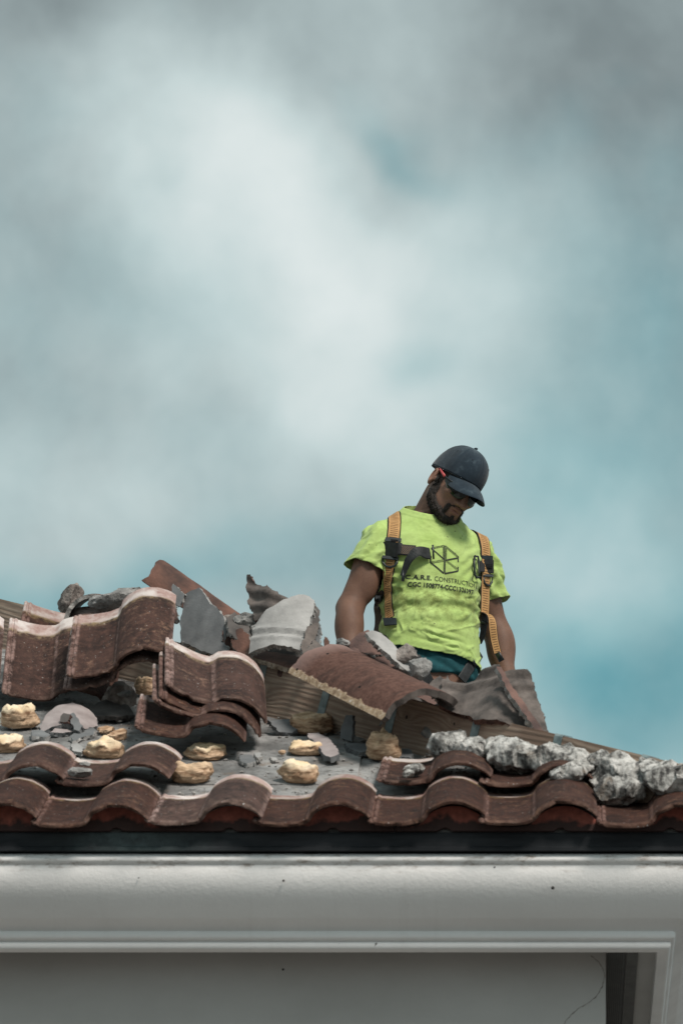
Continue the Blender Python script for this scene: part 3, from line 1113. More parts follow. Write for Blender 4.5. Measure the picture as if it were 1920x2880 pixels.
def shard_mesh(name, poly, thick, mats, bend=(0, 0.0), ribs=None, seed=0, rough=0.0019, step=0.011, cells=14, wave=None):
    """poly: outline in the plane (metres), bent and ribbed, with real thickness behind it"""
    rs = np.random.RandomState(seed)
    poly = jag(poly, step, rough * 1.6, rs)
    poly = np.array(poly)
    bm = bmesh.new()
    vs = [bm.verts.new((p[0], p[1], 0)) for p in poly]
    bm.faces.new(vs)
    bmesh.ops.triangulate(bm, faces=list(bm.faces))
    lo, hi = poly.min(0), poly.max(0)
    ext = max(hi - lo)
    for ax in (0, 1):
        m = max(2, int((hi[ax] - lo[ax]) / ext * cells))
        for i in range(1, m):
            c = [0, 0, 0]; c[ax] = lo[ax] + (hi[ax] - lo[ax]) * i / m
            nrm = [0, 0, 0]; nrm[ax] = 1
            bmesh.ops.bisect_plane(bm, geom=list(bm.verts) + list(bm.edges) + list(bm.faces), plane_co=c, plane_no=nrm, dist=1e-5)
    bm.verts.index_update(); bm.verts.ensure_lookup_table()
    V = np.array([v.co[:] for v in bm.verts])
    Ft = [tuple(v.index for v in f.verts) for f in bm.faces]
    bnd = []
    for e in bm.edges:
        if len(e.link_faces) == 1:
            f = e.link_faces[0]
            ids = [v.index for v in f.verts]
            a_, b_ = e.verts[0].index, e.verts[1].index
            i = ids.index(a_)
            if ids[(i + 1) % len(ids)] != b_:
                a_, b_ = b_, a_
            bnd.append((a_, b_))
    bm.free()
    an, kap = bend
    a_ = math.radians(an)
    s = V[:, 0] * math.cos(a_) + V[:, 1] * math.sin(a_)
    z = -0.5 * kap * s * s
    if ribs:
        ra, fr, am, r0, r1 = ribs
        ra = math.radians(ra)
        q = V[:, 0] * math.cos(ra) + V[:, 1] * math.sin(ra)
        env = 1 / (1 + np.exp(-(q - r0) / 0.004)) * 1 / (1 + np.exp((q - r1) / 0.004))
        z = z + am * np.sin(q * fr) * env
    if wave:
        wa = math.radians(wave[0])
        w0 = wave[2] * np.sin((V[:, 0] * math.cos(wa) + V[:, 1] * math.sin(wa)) * wave[1] + wave[3])
        z = z + w0
    else:
        w0 = 0.0
    z = z + 0.0016 * vn(np.c_[V[:, :2] * 30, np.full(len(V), seed)], seed)
    top = np.c_[V[:, :2], z]
    zb = -0.5 * kap * s * s - thick + w0
    bot = np.c_[V[:, :2], zb]
    bi = sorted({i for e in bnd for i in e})
    jit = np.zeros_like(bot)
    jit[bi] = rs.uniform(-1, 1, (len(bi), 3)) * rough * 2.0
    bot = bot + jit
    n = len(V)
    mid = (top + bot) / 2
    mids = {i: 2 * n + k_ for k_, i in enumerate(bi)}
    MV = np.array([mid[i] for i in bi]) + rs.uniform(-1, 1, (len(bi), 3)) * rough * 2.2
    F = list(Ft) + [tuple(reversed([i + n for i in f])) for f in Ft]
    fm = [0] * len(Ft) + [1] * len(Ft)
    for a_, b_ in bnd:
        F.append((a_, mids[a_], mids[b_], b_)); fm.append(2)
        F.append((mids[a_], a_ + n, b_ + n, mids[b_])); fm.append(2)
    me = mesh_from(name, np.r_[top, bot, MV], F, mats, fm)
    sharp(me, 38)
    return me


def shard(name, label, cat, out, y=None, nrm=(0, -1, 0.2), thick=0.014, mats=('rust', 'grey_shard', 'broken'), group=None, roof_h=None, parent=None, **kw):
    out = np.array(out, float)
    c = (out.min(0) + out.max(0)) / 2
    P0 = on_roof(c[0], c[1], roof_h) if roof_h is not None else at_y(c[0], c[1], y)
    n = np.array(nrm, float); n /= np.linalg.norm(n)
    a_ = np.cross((0, 0, 1.0), n)
    if np.linalg.norm(a_) < 1e-3:
        a_ = np.array([1.0, 0, 0])
    a_ /= np.linalg.norm(a_)
    b_ = np.cross(n, a_)
    pts = []
    for p in out:
        r = ray(*p)
        q = CAM + r * (np.dot(P0 - CAM, n) / np.dot(r, n)) - P0
        pts.append((q @ a_, q @ b_))
    area = sum(pts[i][0] * pts[(i + 1) % len(pts)][1] - pts[(i + 1) % len(pts)][0] * pts[i][1] for i in range(len(pts)))
    if area < 0:
        pts = pts[::-1]
    me = shard_mesh(name, pts, thick, [M[m] for m in mats], **kw)
    o = link(name, me)
    mw = frame(P0, a_, b_, n)
    if parent is not None:
        put(o, parent, mw)
    else:
        o.matrix_basis = mw
        tag(o, label, cat, group)
    return o


def rock_mesh(name, r, seed, mat, sub=4, cuts=9, rough=0.22):
    bm = bmesh.new()
    bmesh.ops.create_icosphere(bm, subdivisions=sub, radius=1.0)
    V = np.array([v.co[:] for v in bm.verts])
    rs = np.random.RandomState(seed)
    for _ in range(cuts):
        d = rs.normal(size=3); d /= np.linalg.norm(d)
        c = rs.uniform(0.55, 0.88)
        ex = np.maximum(0, V @ d - c)
        V -= ex[:, None] * d * 0.93
    N = V / np.linalg.norm(V, axis=1)[:, None]
    V += N * (rough * fbm(V * 1.7, seed, 5, 0.55) * 0.5)[:, None]
    V += N * (rough * 0.22 * np.abs(fbm(V * 7, seed + 3, 3)))[:, None]
    V *= np.array(r)
    for v, c in zip(bm.verts, V):
        v.co = c
    me = bpy.data.meshes.new(name); bm.to_mesh(me); bm.free()
    me.materials.append(M[mat])
    me.polygons.foreach_set('use_smooth', np.ones(len(me.polygons), bool))
    sharp(me, 30)
    return me


def rock(name, label, cat, px, py, y, r, seed, mat, rot=(0, 0, 0), group=None, parent=None, roof_h=None, **kw):
    P = on_roof(px, py, roof_h) if roof_h is not None else at_y(px, py, y)
    o = link(name, rock_mesh(name, r, seed, mat, **kw))
    mw = Matrix.Translation(P) @ Euler([math.radians(a) for a in rot]).to_matrix().to_4x4()
    if parent is not None:
        put(o, parent, mw)
    else:
        o.matrix_basis = mw
        tag(o, label, cat, group)
    return o


def ridge_mesh(name, L, r0, r1, a0, a1, thick, mats, seed, jagL=0.0, jagR=0.0, flat=0.0):
    """barrel ridge tile: axis +x, arch upwards (+z); a0..a1 in degrees from +y round over +z to -y"""
    rs = np.random.RandomState(seed)
    nx, na = 18, 22
    V = []
    edgeL = [jagL * (fbm(np.array([[i * 0.35, seed, 0.5]]), seed, 3)[0]) for i in range(na + 1)]
    edgeR = [jagR * (fbm(np.array([[i * 0.30, seed + 5, 2.5]]), seed + 1, 3)[0]) for i in range(na + 1)]
    for inner in (0, 1):
        for i in range(nx + 1):
            f = i / nx
            for k in range(na + 1):
                a = math.radians(a0 + (a1 - a0) * k / na)
                r = r0 + (r1 - r0) * f - (thick if inner else 0)
                c, s = math.cos(a), math.sin(a)
                rr = r * (1 + flat * max(0, s) ** 6)
                xx = -L / 2 + L * f + edgeL[k] * (1 - f) ** 3 + edgeR[k] * f ** 3
                V.append((xx, rr * c, rr * s))
    V = np.array(V)
    V += 0.0013 * np.stack([vn(V * 28, seed + i) for i in range(3)], 1) + 0.0007 * np.stack([vn(V * 90, seed + i) for i in range(3)], 1)
    w_ = na + 1
    h_ = (nx + 1) * w_
    F, fm = [], []
    for i in range(nx):
        for k in range(na):
            a_ = i * w_ + k
            F.append((a_, a_ + 1, a_ + w_ + 1, a_ + w_)); fm.append(0)
            F.append((h_ + a_, h_ + a_ + w_, h_ + a_ + w_ + 1, h_ + a_ + 1)); fm.append(1)
    for k in range(na):
        F.append((k, h_ + k, h_ + k + 1, k + 1)); fm.append(2)
        a_ = nx * w_ + k
        F.append((a_, a_ + 1, h_ + a_ + 1, h_ + a_)); fm.append(2)
    for i in range(nx):
        a_ = i * w_
        F.append((a_, a_ + w_, h_ + a_ + w_, h_ + a_)); fm.append(3)
        a_ = i * w_ + na
        F.append((a_, h_ + a_, h_ + a_ + w_, a_ + w_)); fm.append(3)
    UV = [(i / nx, k / na) for _ in (0, 1) for i in range(nx + 1) for k in range(na + 1)]
    me = mesh_from(name, V, F, mats, fm, UV)
    bm = bmesh.new(); bm.from_mesh(me)
    b0 = [e for e in bm.edges if len(e.link_faces) == 2 and e.link_faces[0].material_index != e.link_faces[1].material_index]
    bmesh.ops.recalc_face_normals(bm, faces=bm.faces)
    bm.to_mesh(me); bm.free()
    sharp(me, 40)
    return me


def ridge(label, A, yA, B, yB, up, L=None, r=(0.10, 0.11), arc_=(10, 170), thick=0.015, mats=('rust', 'tile_under', 'broken', 'broken_tan'), seed=1, group=None, **kw):
    pa, pb = at_y(*A, yA), at_y(*B, yB)
    x = pb - pa
    l = np.linalg.norm(x); x /= l
    z = np.array(up, float); z -= x * (z @ x); z /= np.linalg.norm(z)
    yv = np.cross(z, x)
    o = link('ridge_tile', ridge_mesh('ridge_tile', L or l, r[0], r[1], arc_[0], arc_[1], thick, [M[m] for m in mats], seed, **kw))
    o.matrix_basis = frame((pa + pb) / 2, x, yv, z)
    tag(o, label, 'ridge tile', group)
    return o


# the rubble heaped along the hip
H = hip_y
ridge('big rusty barrel ridge tile lying slantwise over the hip board, its broken right end open', (918, 1950), H(918) - 0.03, (1188, 2087), H(1188) - 0.16, (-0.05, -0.45, 0.9), r=(0.155, 0.162), arc_=(40, 147), thick=0.021, mats=('ridge', 'tile_under', 'brown_shard', 'broken_tan'), seed=31, jagL=0.012, jagR=0.020)
ridge('long rust coloured ridge tile slanting down from the highest point of the rubble', (410, 1655), H(410) - 0.02, (668, 1822), H(668) + 0.24, (0.35, -0.15, 0.92), r=(0.098, 0.085), arc_=(10, 172), thick=0.020, mats=('rust', 'tile_under', 'broken', 'rust'), seed=32, jagL=0.020, flat=0.10)
ridge('short arched ridge tile end with a dark hollow, between two mortar lumps', (262, 1752), H(262) - 0.10, (275, 1745), H(275) + 0.12, (-0.16, -0.1, 1), r=(0.094, 0.086), arc_=(15, 160), thick=0.014, mats=('rust', 'tile_under', 'broken', 'broken'), seed=33, jagL=0.008)
rock('mortar_lump', 'jagged brown grey mortar lump at the left end of the rubble', 'mortar lump', 196, 1682, H(196) - 0.06, (0.042, 0.05, 0.052), 41, 'mortar_brown', (10, 20, 30))
rock('mortar_lump', 'large rough grey mortar lump behind the whitish top tile', 'mortar lump', 348, 1690, H(348) - 0.10, (0.098, 0.06, 0.050), 46, 'mortar_grey', (0, -8, 10), rough=0.3)
rock('mortar_lump', 'small grey mortar lump beside the foot of the long slanting ridge tile', 'mortar lump', 692, 1742, H(692) + 0.0, (0.045, 0.04, 0.026), 43, 'mortar_grey', (0, 8, 0))
shard('tile_shard', 'tall dark grey tile shard standing upright with a pale broken edge on its right', 'tile shard', [(518, 1667), (559, 1652), (572, 1668), (590, 1698), (612, 1712), (628, 1736), (634, 1770), (628, 1808), (646, 1845), (610, 1842), (560, 1828), (508, 1800), (501, 1752), (512, 1706)], H(570) - 0.10, (-0.60, -1, 0.30), 0.021, ('grey_shard', 'rust', 'pale_shard'), bend=(0, 1.5), seed=3)
shard('tile_shard', 'rusty sliver of tile leaning behind the tall dark grey shard', 'tile shard', [(630, 1736), (642, 1752), (690, 1852), (640, 1846), (626, 1800)], H(650) - 0.04, (0.5, -1, 0.4), 0.014, ('rust', 'grey_shard', 'broken'), seed=4)
shard('tile_shard', 'small pointed grey shard between the slanting ridge tile and the tall dark shard', 'tile shard', [(486, 1642), (520, 1672), (506, 1706), (478, 1688)], H(500) - 0.12, (-0.3, -1, 0.3), 0.012, ('grey_shard', 'grey_shard', 'broken'), seed=5)
shard('tile_shard', 'flat grey shard lying across the board in front of the tall dark shard', 'tile shard', [(510, 1788), (526, 1783), (552, 1783), (573, 1800), (568, 1811), (540, 1806), (511, 1806)], H(540) - 0.09, (0, -0.55, 0.8), 0.016, ('grey_shard', 'grey_shard', 'pale_shard'), seed=6)
shard('tile_shard', 'upright wavy tile shard with dark ridges, tallest of the middle rubble', 'tile shard', [(692, 1614), (702, 1613), (710, 1632), (734, 1646), (753, 1648), (768, 1664), (810, 1680), (800, 1712), (760, 1738), (712, 1742), (700, 1706), (690, 1684), (694, 1662), (688, 1640)], H(740) + 0.02, (-0.35, -1, 0.25), 0.014, ('brown_shard', 'rust', 'rust_dark'), bend=(0, 3), ribs=(70, 130, 0.0065, -0.06, 0.075), seed=7, cells=26, wave=(0, 50, 0.010, 1.0))
shard('tile_shard', 'large pale grey curved shard with two ribs near its lower edge', 'tile shard', [(817, 1676), (838, 1667), (866, 1667), (879, 1676), (876, 1708), (862, 1760), (844, 1825), (800, 1815), (760, 1812), (694, 1826), (700, 1786), (716, 1748), (748, 1712)], H(790) - 0.06, (-0.25, -1, 0.50), 0.019, ('pale_shard', 'rust', 'broken'), bend=(10, 4.0), ribs=(82, 170, 0.0050, -0.070, -0.020), seed=8, cells=30)
shard('tile_shard', 'flat rust red tile piece lying along the top of the board', 'tile shard', [(678, 1840), (700, 1824), (740, 1822), (820, 1840), (878, 1858), (872, 1884), (800, 1872), (730, 1854)], H(775) - 0.05, (0.05, -0.62, 0.78), 0.016, ('rust', 'grey_shard', 'broken_tan'), bend=(90, 3), seed=9)
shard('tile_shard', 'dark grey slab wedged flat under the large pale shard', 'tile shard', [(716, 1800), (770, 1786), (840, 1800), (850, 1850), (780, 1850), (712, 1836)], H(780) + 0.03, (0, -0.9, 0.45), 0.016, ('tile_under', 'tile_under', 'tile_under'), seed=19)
shard('tile_shard', 'narrow dark brown shard standing at the right of the large pale shard', 'tile shard', [(866, 1762), (884, 1752), (897, 1750), (894, 1772), (885, 1800), (872, 1830), (852, 1838), (846, 1820)], H(870) - 0.02, (0.3, -1, 0.3), 0.012, ('brown_shard', 'rust', 'broken'), bend=(0, 8), seed=10)
shard('tile_shard', 'bent grey brown shard lying low beside the big barrel tile', 'tile shard', [(884, 1794), (908, 1812), (914, 1826), (888, 1838), (862, 1852), (846, 1848), (868, 1822)], H(880) - 0.05, (0.2, -0.8, 0.6), 0.012, ('brown_shard', 'rust', 'broken'), bend=(30, 9), seed=11)
shard('tile_shard', 'tiny reddish spike of tile sticking up left of the worker', 'tile shard', [(914, 1790), (922, 1798), (932, 1822), (910, 1824)], H(920) + 0.02, (0, -1, 0.2), 0.010, ('rust', 'rust', 'broken'), seed=12)
rock('mortar_lump', 'dark lump wedged between the grey mortar and the large pale shard', 'mortar lump', 664, 1762, H(664) + 0.02, (0.05, 0.04, 0.035), 47, 'mortar_brown', (0, 30, 0))
shard('tile_shard', 'small rust brown shard poking out right of the large grey mortar lump', 'tile shard', [(440, 1690), (470, 1676), (492, 1700), (500, 1740), (470, 1752), (444, 1730)], H(470) - 0.08, (-0.2, -0.9, 0.4), 0.013, ('rust_dark', 'tile_under', 'broken'), bend=(0, 6), seed=51)
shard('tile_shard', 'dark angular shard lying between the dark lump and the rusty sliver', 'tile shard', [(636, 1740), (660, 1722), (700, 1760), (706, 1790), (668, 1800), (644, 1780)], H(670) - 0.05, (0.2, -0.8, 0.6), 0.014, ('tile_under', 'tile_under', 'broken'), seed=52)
shard('tile_shard', 'grey shard with a pale rim standing just left of the tiny reddish spike', 'tile shard', [(866, 1772), (880, 1758), (898, 1752), (902, 1778), (896, 1822), (876, 1836), (862, 1812)], H(880) + 0.03, (-0.2, -1, 0.25), 0.013, ('grey_shard', 'rust', 'pale_shard'), bend=(0, 5), seed=53)
shard('tile_shard', 'rounded brown shard tucked behind the upper left end of the barrel tile', 'tile shard', [(872, 1846), (894, 1824), (930, 1812), (960, 1812), (952, 1840), (900, 1866)], H(910) + 0.02, (0.1, -0.8, 0.6), 0.014, ('rust_dark', 'rust', 'broken'), bend=(10, 6), seed=54)
rock('mortar_lump', 'small whitish mortar lump on the upper end of the barrel tile', 'mortar lump', 966, 1808, H(966) + 0.0, (0.024, 0.022, 0.018), 55, 'mortar_grey', (0, 10, 0))
rock('mortar_lump', 'small grey mortar lump at the foot of the upright wavy shard', 'mortar lump', 726, 1776, H(726) + 0.02, (0.034, 0.03, 0.026), 56, 'mortar_grey', (0, 20, 0))
rock('mortar_lump', 'dark lump in the shadow under the top tile of the left pile', 'mortar lump', 330, 1962, on_roof(330, 1962, 0.05)[1], (0.06, 0.07, 0.05), 57, 'mortar_brown', (20, 0, 10))
rock('mortar_lump', 'small pale lump below the nose of the left pile, nearest the middle stack', 'mortar lump', 352, 1952, on_roof(352, 1952, 0.06)[1] - 0.06, (0.024, 0.02, 0.012), 58, 'mortar_grey', (26, 0, 0))
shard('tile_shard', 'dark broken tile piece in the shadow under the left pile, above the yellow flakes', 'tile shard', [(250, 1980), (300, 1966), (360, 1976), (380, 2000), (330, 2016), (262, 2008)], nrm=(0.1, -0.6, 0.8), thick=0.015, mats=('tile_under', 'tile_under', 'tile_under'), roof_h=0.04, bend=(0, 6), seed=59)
shard('tile_shard', 'curved rust brown shard leaning in the gap below the foot of the slanting ridge tile', 'tile shard', [(648, 1776), (676, 1766), (700, 1784), (706, 1824), (678, 1840), (652, 1818)], H(678) - 0.09, (-0.3, -0.9, 0.5), 0.016, ('rust', 'tile_under', 'broken'), bend=(0, 9), seed=91)
shard('tile_shard', 'thin dark shard standing on edge behind the large pale shard', 'tile shard', [(842, 1700), (876, 1690), (900, 1716), (896, 1752), (868, 1764), (852, 1740)], H(870) + 0.15, (0.3, -1, 0.2), 0.014, ('tile_under', 'rust', 'broken'), bend=(0, 5), seed=92)
shard('tile_shard', 'grey brown shard lying against the right side of the big barrel tile', 'tile shard', [(1206, 1918), (1236, 1900), (1268, 1926), (1276, 1968), (1240, 1980), (1212, 1952)], H(1240) - 0.02, (-0.2, -0.8, 0.6), 0.016, ('brown_shard', 'rust', 'broken'), bend=(0, 8), seed=93)
# small broken stuff packed behind the hip board, under the bigger pieces
rs = np.random.RandomState(77)
V, F, fm = [], [], []
ico = bmesh.new(); bmesh.ops.create_icosphere(ico, subdivisions=1, radius=1.0)
iv = np.array([v.co[:] for v in ico.verts]); if_ = [tuple(v.index for v in f.verts) for f in ico.faces]; ico.free()
for _ in range(420):
    px = rs.uniform(420, 1500)
    y = H(px) + abs(rs.normal(0.05, 0.09))
    x = XC - H(px)
    s = rs.uniform(0.008, 0.028)
    d = (y - H(px))
    base = EAVE + tT * (XC - x)
    top = base + max(0.03, 0.150 - 0.35 * d) + (0.03 if 560 < px < 1240 else -0.02)
    z = base + s + rs.uniform(0.0, 1.0) ** 0.5 * (top - base - s)
    R_ = np.array(Euler(rs.uniform(0, 6.28, 3)).to_matrix())
    B = (iv * rs.uniform(0.75, 1.2, (len(iv), 1)) * s * rs.uniform(0.35, 1.2, 3)) @ R_.T + np.array([x + rs.uniform(-.02, .02), y, z])
    F += [tuple(i + len(V) for i in f) for f in if_]
    fm += [rs.randint(3)] * len(if_)
    V += [tuple(p) for p in B]
o = link('rubble_bits', mesh_from('rubble_bits', V, F, [M['mortar_grey'], M['tile_under'], M['rust_dark']], fm, smooth=False))
tag(o, kind='stuff')
# pieces in front of the worker's hips
shard('tile_shard', 'dark curled shard lying on the back of the big barrel tile', 'tile shard', [(976, 1806), (1010, 1780), (1034, 1770), (1050, 1786), (1072, 1812), (1078, 1836), (1046, 1846), (1000, 1826)], H(1030) + 0.05, (-0.1, -0.85, 0.6), 0.014, ('rust_dark', 'grey_shard', 'broken'), bend=(20, 6), seed=13)
shard('tile_shard', 'long shard with a white painted edge slanting in front of the jeans', 'tile shard', [(1030, 1774), (1046, 1770), (1072, 1780), (1110, 1816), (1150, 1858), (1192, 1900), (1176, 1906), (1126, 1872), (1072, 1822)], H(1110) + 0.03, (0.45, -0.75, 0.6), 0.016, ('pale_shard', 'rust_dark', 'broken'), bend=(0, 3), seed=14)
rock('mortar_lump', 'grey mortar lump at the lower end of the white edged shard', 'mortar lump', 1176, 1882, H(1176) + 0.05, (0.036, 0.04, 0.042), 49, 'mortar_grey', (0, 40, 0))
rock('mortar_lump', 'pinkish grey mortar lump behind the middle of the white edged shard', 'mortar lump', 1142, 1848, H(1142) + 0.08, (0.045, 0.04, 0.038), 50, 'mortar_brown', (0, 30, 0))
shard('tile_shard', 'broad dark brown tile piece under the white edged shard, behind the barrel tile', 'tile shard', [(960, 1836), (985, 1818), (1050, 1826), (1100, 1850), (1180, 1900), (1250, 1940), (1240, 1985), (1120, 1940), (1000, 1880)], H(1110) + 0.06, (0.1, -0.8, 0.6), 0.014, ('rust_dark', 'rust', 'broken'), bend=(20, 3), seed=18)
# overturned tiles right of the worker
shard('overturned_tile', 'overturned broken S tile with a wavy ribbed top edge, leaning right of the worker', 'roof tile', [(1240, 1906), (1254, 1886), (1262, 1902), (1290, 1905), (1330, 1896), (1372, 1874), (1390, 1868), (1408, 1880), (1420, 1905), (1450, 1960), (1486, 2020), (1512, 2062), (1440, 2046), (1360, 2030), (1330, 2022), (1310, 1998), (1270, 1976), (1228, 1972), (1236, 1930)], H(1380) + 0.02, (-0.25, -0.9, 0.62), 0.016, ('brown_shard', 'rust', 'rust'), bend=(0, 1.0), ribs=(78, 115, 0.0075, 0.045, 0.16), seed=15, cells=30, wave=(0, 22, 0.020, 0.4))
shard('overturned_tile', 'overturned tile half hidden behind the wavy one, its grey ribbed back to the camera', 'roof tile', [(1404, 1892), (1440, 1884), (1482, 1886), (1494, 1896), (1504, 1940), (1518, 1976), (1532, 2020), (1548, 2066), (1516, 2062), (1462, 1970), (1424, 1908)], H(1480) + 0.03, (0.05, -1, 0.45), 0.015, ('brown_shard', 'rust', 'rust'), ribs=(90, 120, 0.0060, 0.03, 0.16), seed=16, cells=26, bend=(0, 6))
shard('tile_edge_strip', 'rust coloured tile strip sloping between the two overturned tiles', 'tile shard', [(1396, 1874), (1410, 1876), (1432, 1920), (1520, 2044), (1530, 2062), (1510, 2062), (1420, 1930)], H(1460) - 0.01, (0.3, -0.9, 0.5), 0.02, ('rust_dark', 'rust', 'broken'), seed=17)

# hip mortar still bonded to the tiles on the right: rough continuous chunks
def mortar(blobs, seed):
    """blobs: (px, py, height over the deck, radius across, radius deep, radius high)"""
    C_ = [(on_roof(px, py, h), r) for px, py, h, *r in blobs]
    lo = np.min([c - np.array(r) for c, r in C_], axis=0) - 0.03
    hi = np.max([c + np.array(r) for c, r in C_], axis=0) + 0.03
    f = Field(lo, hi, 0.0042)
    for c, r in C_:
        f.ell(c, np.array(r), None, 0.042)
    V, F = f.mesh()
    V = relax(V, F, 1)
    N = normals(V, F)
    rid = np.abs(fbm(V * (22, 22, 16), seed, 4, 0.55))
    V = V + N * (0.011 * fbm(V * 13, seed + 1, 3) - 0.008 * rid + 0.003 + 0.0034 * fbm(V * (60, 60, 30), seed + 7, 3) + 0.0016 * fbm(V * 140, seed + 2, 3))[:, None]
    ns_ = max(20, int(len(V) / 190))
    rs = np.random.RandomState(seed)
    sd_ = V[rs.choice(len(V), ns_, replace=False)]
    own = np.argmin(((V[:, None, :] - sd_[None]) ** 2).sum(2) * rs.uniform(0.6, 1.6, ns_)[None], axis=1)
    for c_ in range(ns_):
        m_ = own == c_
        if m_.sum() < 6:
            continue
        cen = V[m_].mean(0); nn_ = N[m_].mean(0) + rs.normal(size=3) * 0.22; nn_ /= np.linalg.norm(nn_)
        V[m_] -= 0.8 * ((V[m_] - cen) @ nn_)[:, None] * nn_ - nn_ * rs.uniform(-.005, .005)
    V = relax(V, F, 1, 0.25)
    V = V + N * (0.0022 * fbm(V * 150, seed + 3, 3))[:, None]
    q = 0.016
    V = V + 0.0 * ((np.round(V / q + 0.6 * np.stack([vn(V * 25, seed + 5 + i) for i in range(3)], 1)) * q) - V) * 0.5
    me = mesh_from('hip_mortar', V, F, [M['mortar_white']])
    sharp(me, 45)
    put(link('hip_mortar', me), house)


def crust(x0, x1, extra, seed):
    rs = np.random.RandomState(seed)
    L = []
    x = x0
    while x < x1:
        top = 2050 + (x - 1230) * 0.150 + rs.uniform(-8, 8)
        L.append((x, top + 38, 0.106, .028 + rs.uniform(0, .012), .034, .025 + rs.uniform(-.007, .008)))
        x += rs.uniform(16, 26)
    mortar(L + extra, seed)


low = lambda x0, x1, y0, y1, h, r: [(x, y, h, r, .030, r) for y in np.arange(y0, y1 + 1, 24) for x in np.arange(x0 + 8 * (y - y0) / 40, x1 + 1 - 8 * (y - y0) / 40, 30)]
crust(1238, 1366, [], 61)
crust(1392, 1652, low(1404, 1476, 2120, 2160, .088, .022) + low(1556, 1636, 2130, 2180, .096, .022), 63)
crust(1676, 1790, low(1686, 1822, 2178, 2246, .066, .026), 66)
crust(1818, 1990, low(1840, 1950, 2196, 2212, .110, .022), 68)

# ------------------------------------------------------------------ foam mounds left on the deck
def foam_mesh(rx, ry, hz, seed):
    ns, nr = 72, 16
    V, UV, F = [], [], []
    prof = [(0.80, 0.0), (0.90, 0.07), (0.97, 0.15), (1.0, 0.24), (1.02, 0.33), (1.02, 0.42), (1.01, 0.51), (1.0, 0.60), (0.98, 0.69), (0.95, 0.77), (0.91, 0.84), (0.86, 0.90), (0.79, 0.95), (0.68, 0.985), (0.52, 1.0), (0.35, 0.99), (0.18, 0.98)]
    for (r, z) in prof:
        for i in range(ns):
            a = 2 * math.pi * i / ns
            V.append((r * math.cos(a), r * math.sin(a), z)); UV.append((i / ns, z))
    V.append((0, 0, 0.985)); UV.append((0.5, 1))
    V = np.array(V)
    ang = np.arctan2(V[:, 1], V[:, 0])
    rs_ = np.random.RandomState(seed)
    pe = rs_.uniform(2.0, 3.4)
    sup = (np.abs(np.cos(ang)) ** pe + np.abs(np.sin(ang)) ** pe) ** (-1 / pe)
    V[:, 0] *= sup; V[:, 1] *= sup
    q = np.c_[V[:, 0] * 1.6, V[:, 1] * 1.6, V[:, 2] * 6.5 + 0.8 * V[:, 0]]
    rp = fbm(q, seed, 4, 0.6)
    side = (V[:, 2] < 0.9)
    V[:, :2] *= (1 + 0.11 * rp * np.where(side, 1, 0.5) - 0.07 * np.abs(fbm(q * 2.2, seed + 4, 3)) + 0.17 * vn(V * 1.3, seed + 8))[:, None]
    V[:, 2] += 0.22 * fbm(np.c_[V[:, :2] * 1.9, np.full(len(V), seed)], seed + 5, 4) * V[:, 2]
    V *= (rx, ry, hz)
    for j in range(len(prof) - 1):
        for i in range(ns):
            k_ = (i + 1) % ns
            F.append((j * ns + i, j * ns + k_, (j + 1) * ns + k_, (j + 1) * ns + i))
    l = (len(prof) - 1) * ns
    for i in range(ns):
        F.append((l + i, l + (i + 1) % ns, len(V) - 1))
    return mesh_from('foam_mound', V, F, [M['foam']], None, UV)


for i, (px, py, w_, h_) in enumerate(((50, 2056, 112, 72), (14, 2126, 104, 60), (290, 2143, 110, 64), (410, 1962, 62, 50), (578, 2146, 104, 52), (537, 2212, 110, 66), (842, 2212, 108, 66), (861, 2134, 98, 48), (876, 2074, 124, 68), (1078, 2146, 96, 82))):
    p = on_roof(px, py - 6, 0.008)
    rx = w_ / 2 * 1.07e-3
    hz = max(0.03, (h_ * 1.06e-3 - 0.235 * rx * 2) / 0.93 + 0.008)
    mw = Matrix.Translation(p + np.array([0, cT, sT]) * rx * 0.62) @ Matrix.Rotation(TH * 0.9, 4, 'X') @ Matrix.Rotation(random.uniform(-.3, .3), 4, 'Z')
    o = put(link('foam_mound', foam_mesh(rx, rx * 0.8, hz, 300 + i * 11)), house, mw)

# ------------------------------------------------------------------ debris on the deck
RNt = tuple(RN)
shard('tile_shard', 'pale pinkish grey curved tile shard on the deck below the left pile', 'tile shard', [(112, 2024), (128, 1998), (160, 1982), (205, 1977), (250, 1986), (274, 2000), (276, 2018), (240, 2042), (180, 2036), (116, 2040)], nrm=(0.05, -0.62, 0.78), thick=0.015, mats=('pink_shard', 'grey_shard', 'grey_shard'), roof_h=0.055, bend=(0, 7), seed=21)
shard('tile_shard', 'dark brown stub of tile leaning on the pale curved shard', 'tile shard', [(170, 2014), (178, 2006), (198, 2010), (190, 2030), (168, 2030)], nrm=(-0.4, -0.9, 0.3), thick=0.03, mats=('tile_under', 'tile_under', 'rust_dark'), roof_h=0.06, seed=22)
shard('tile_shard', 'dark grey brick like stub lying on the pinkish wedge, below the left pile', 'tile shard', [(192, 2010), (206, 2004), (232, 2040), (222, 2056), (208, 2052)], nrm=(-0.2, -0.8, 0.6), thick=0.022, mats=('grey_shard', 'grey_shard', 'grey_shard'), roof_h=0.05, seed=23)
shard('tile_shard', 'small pinkish wedge of tile at the foot of the dark stub', 'tile shard', [(140, 2060), (180, 2028), (200, 2034), (206, 2058), (176, 2062)], nrm=(0.1, -0.5, 0.85), thick=0.014, mats=('pink_shard', 'grey_shard', 'grey_shard'), roof_h=0.028, seed=24)
shard('tile_shard', 'flat grey chip beside the leftmost foam mound', 'tile shard', [(90, 2054), (118, 2054), (142, 2066), (130, 2072), (90, 2070)], nrm=RNt, thick=0.016, mats=('grey_shard', 'grey_shard', 'pale_shard'), roof_h=0.026, seed=25)
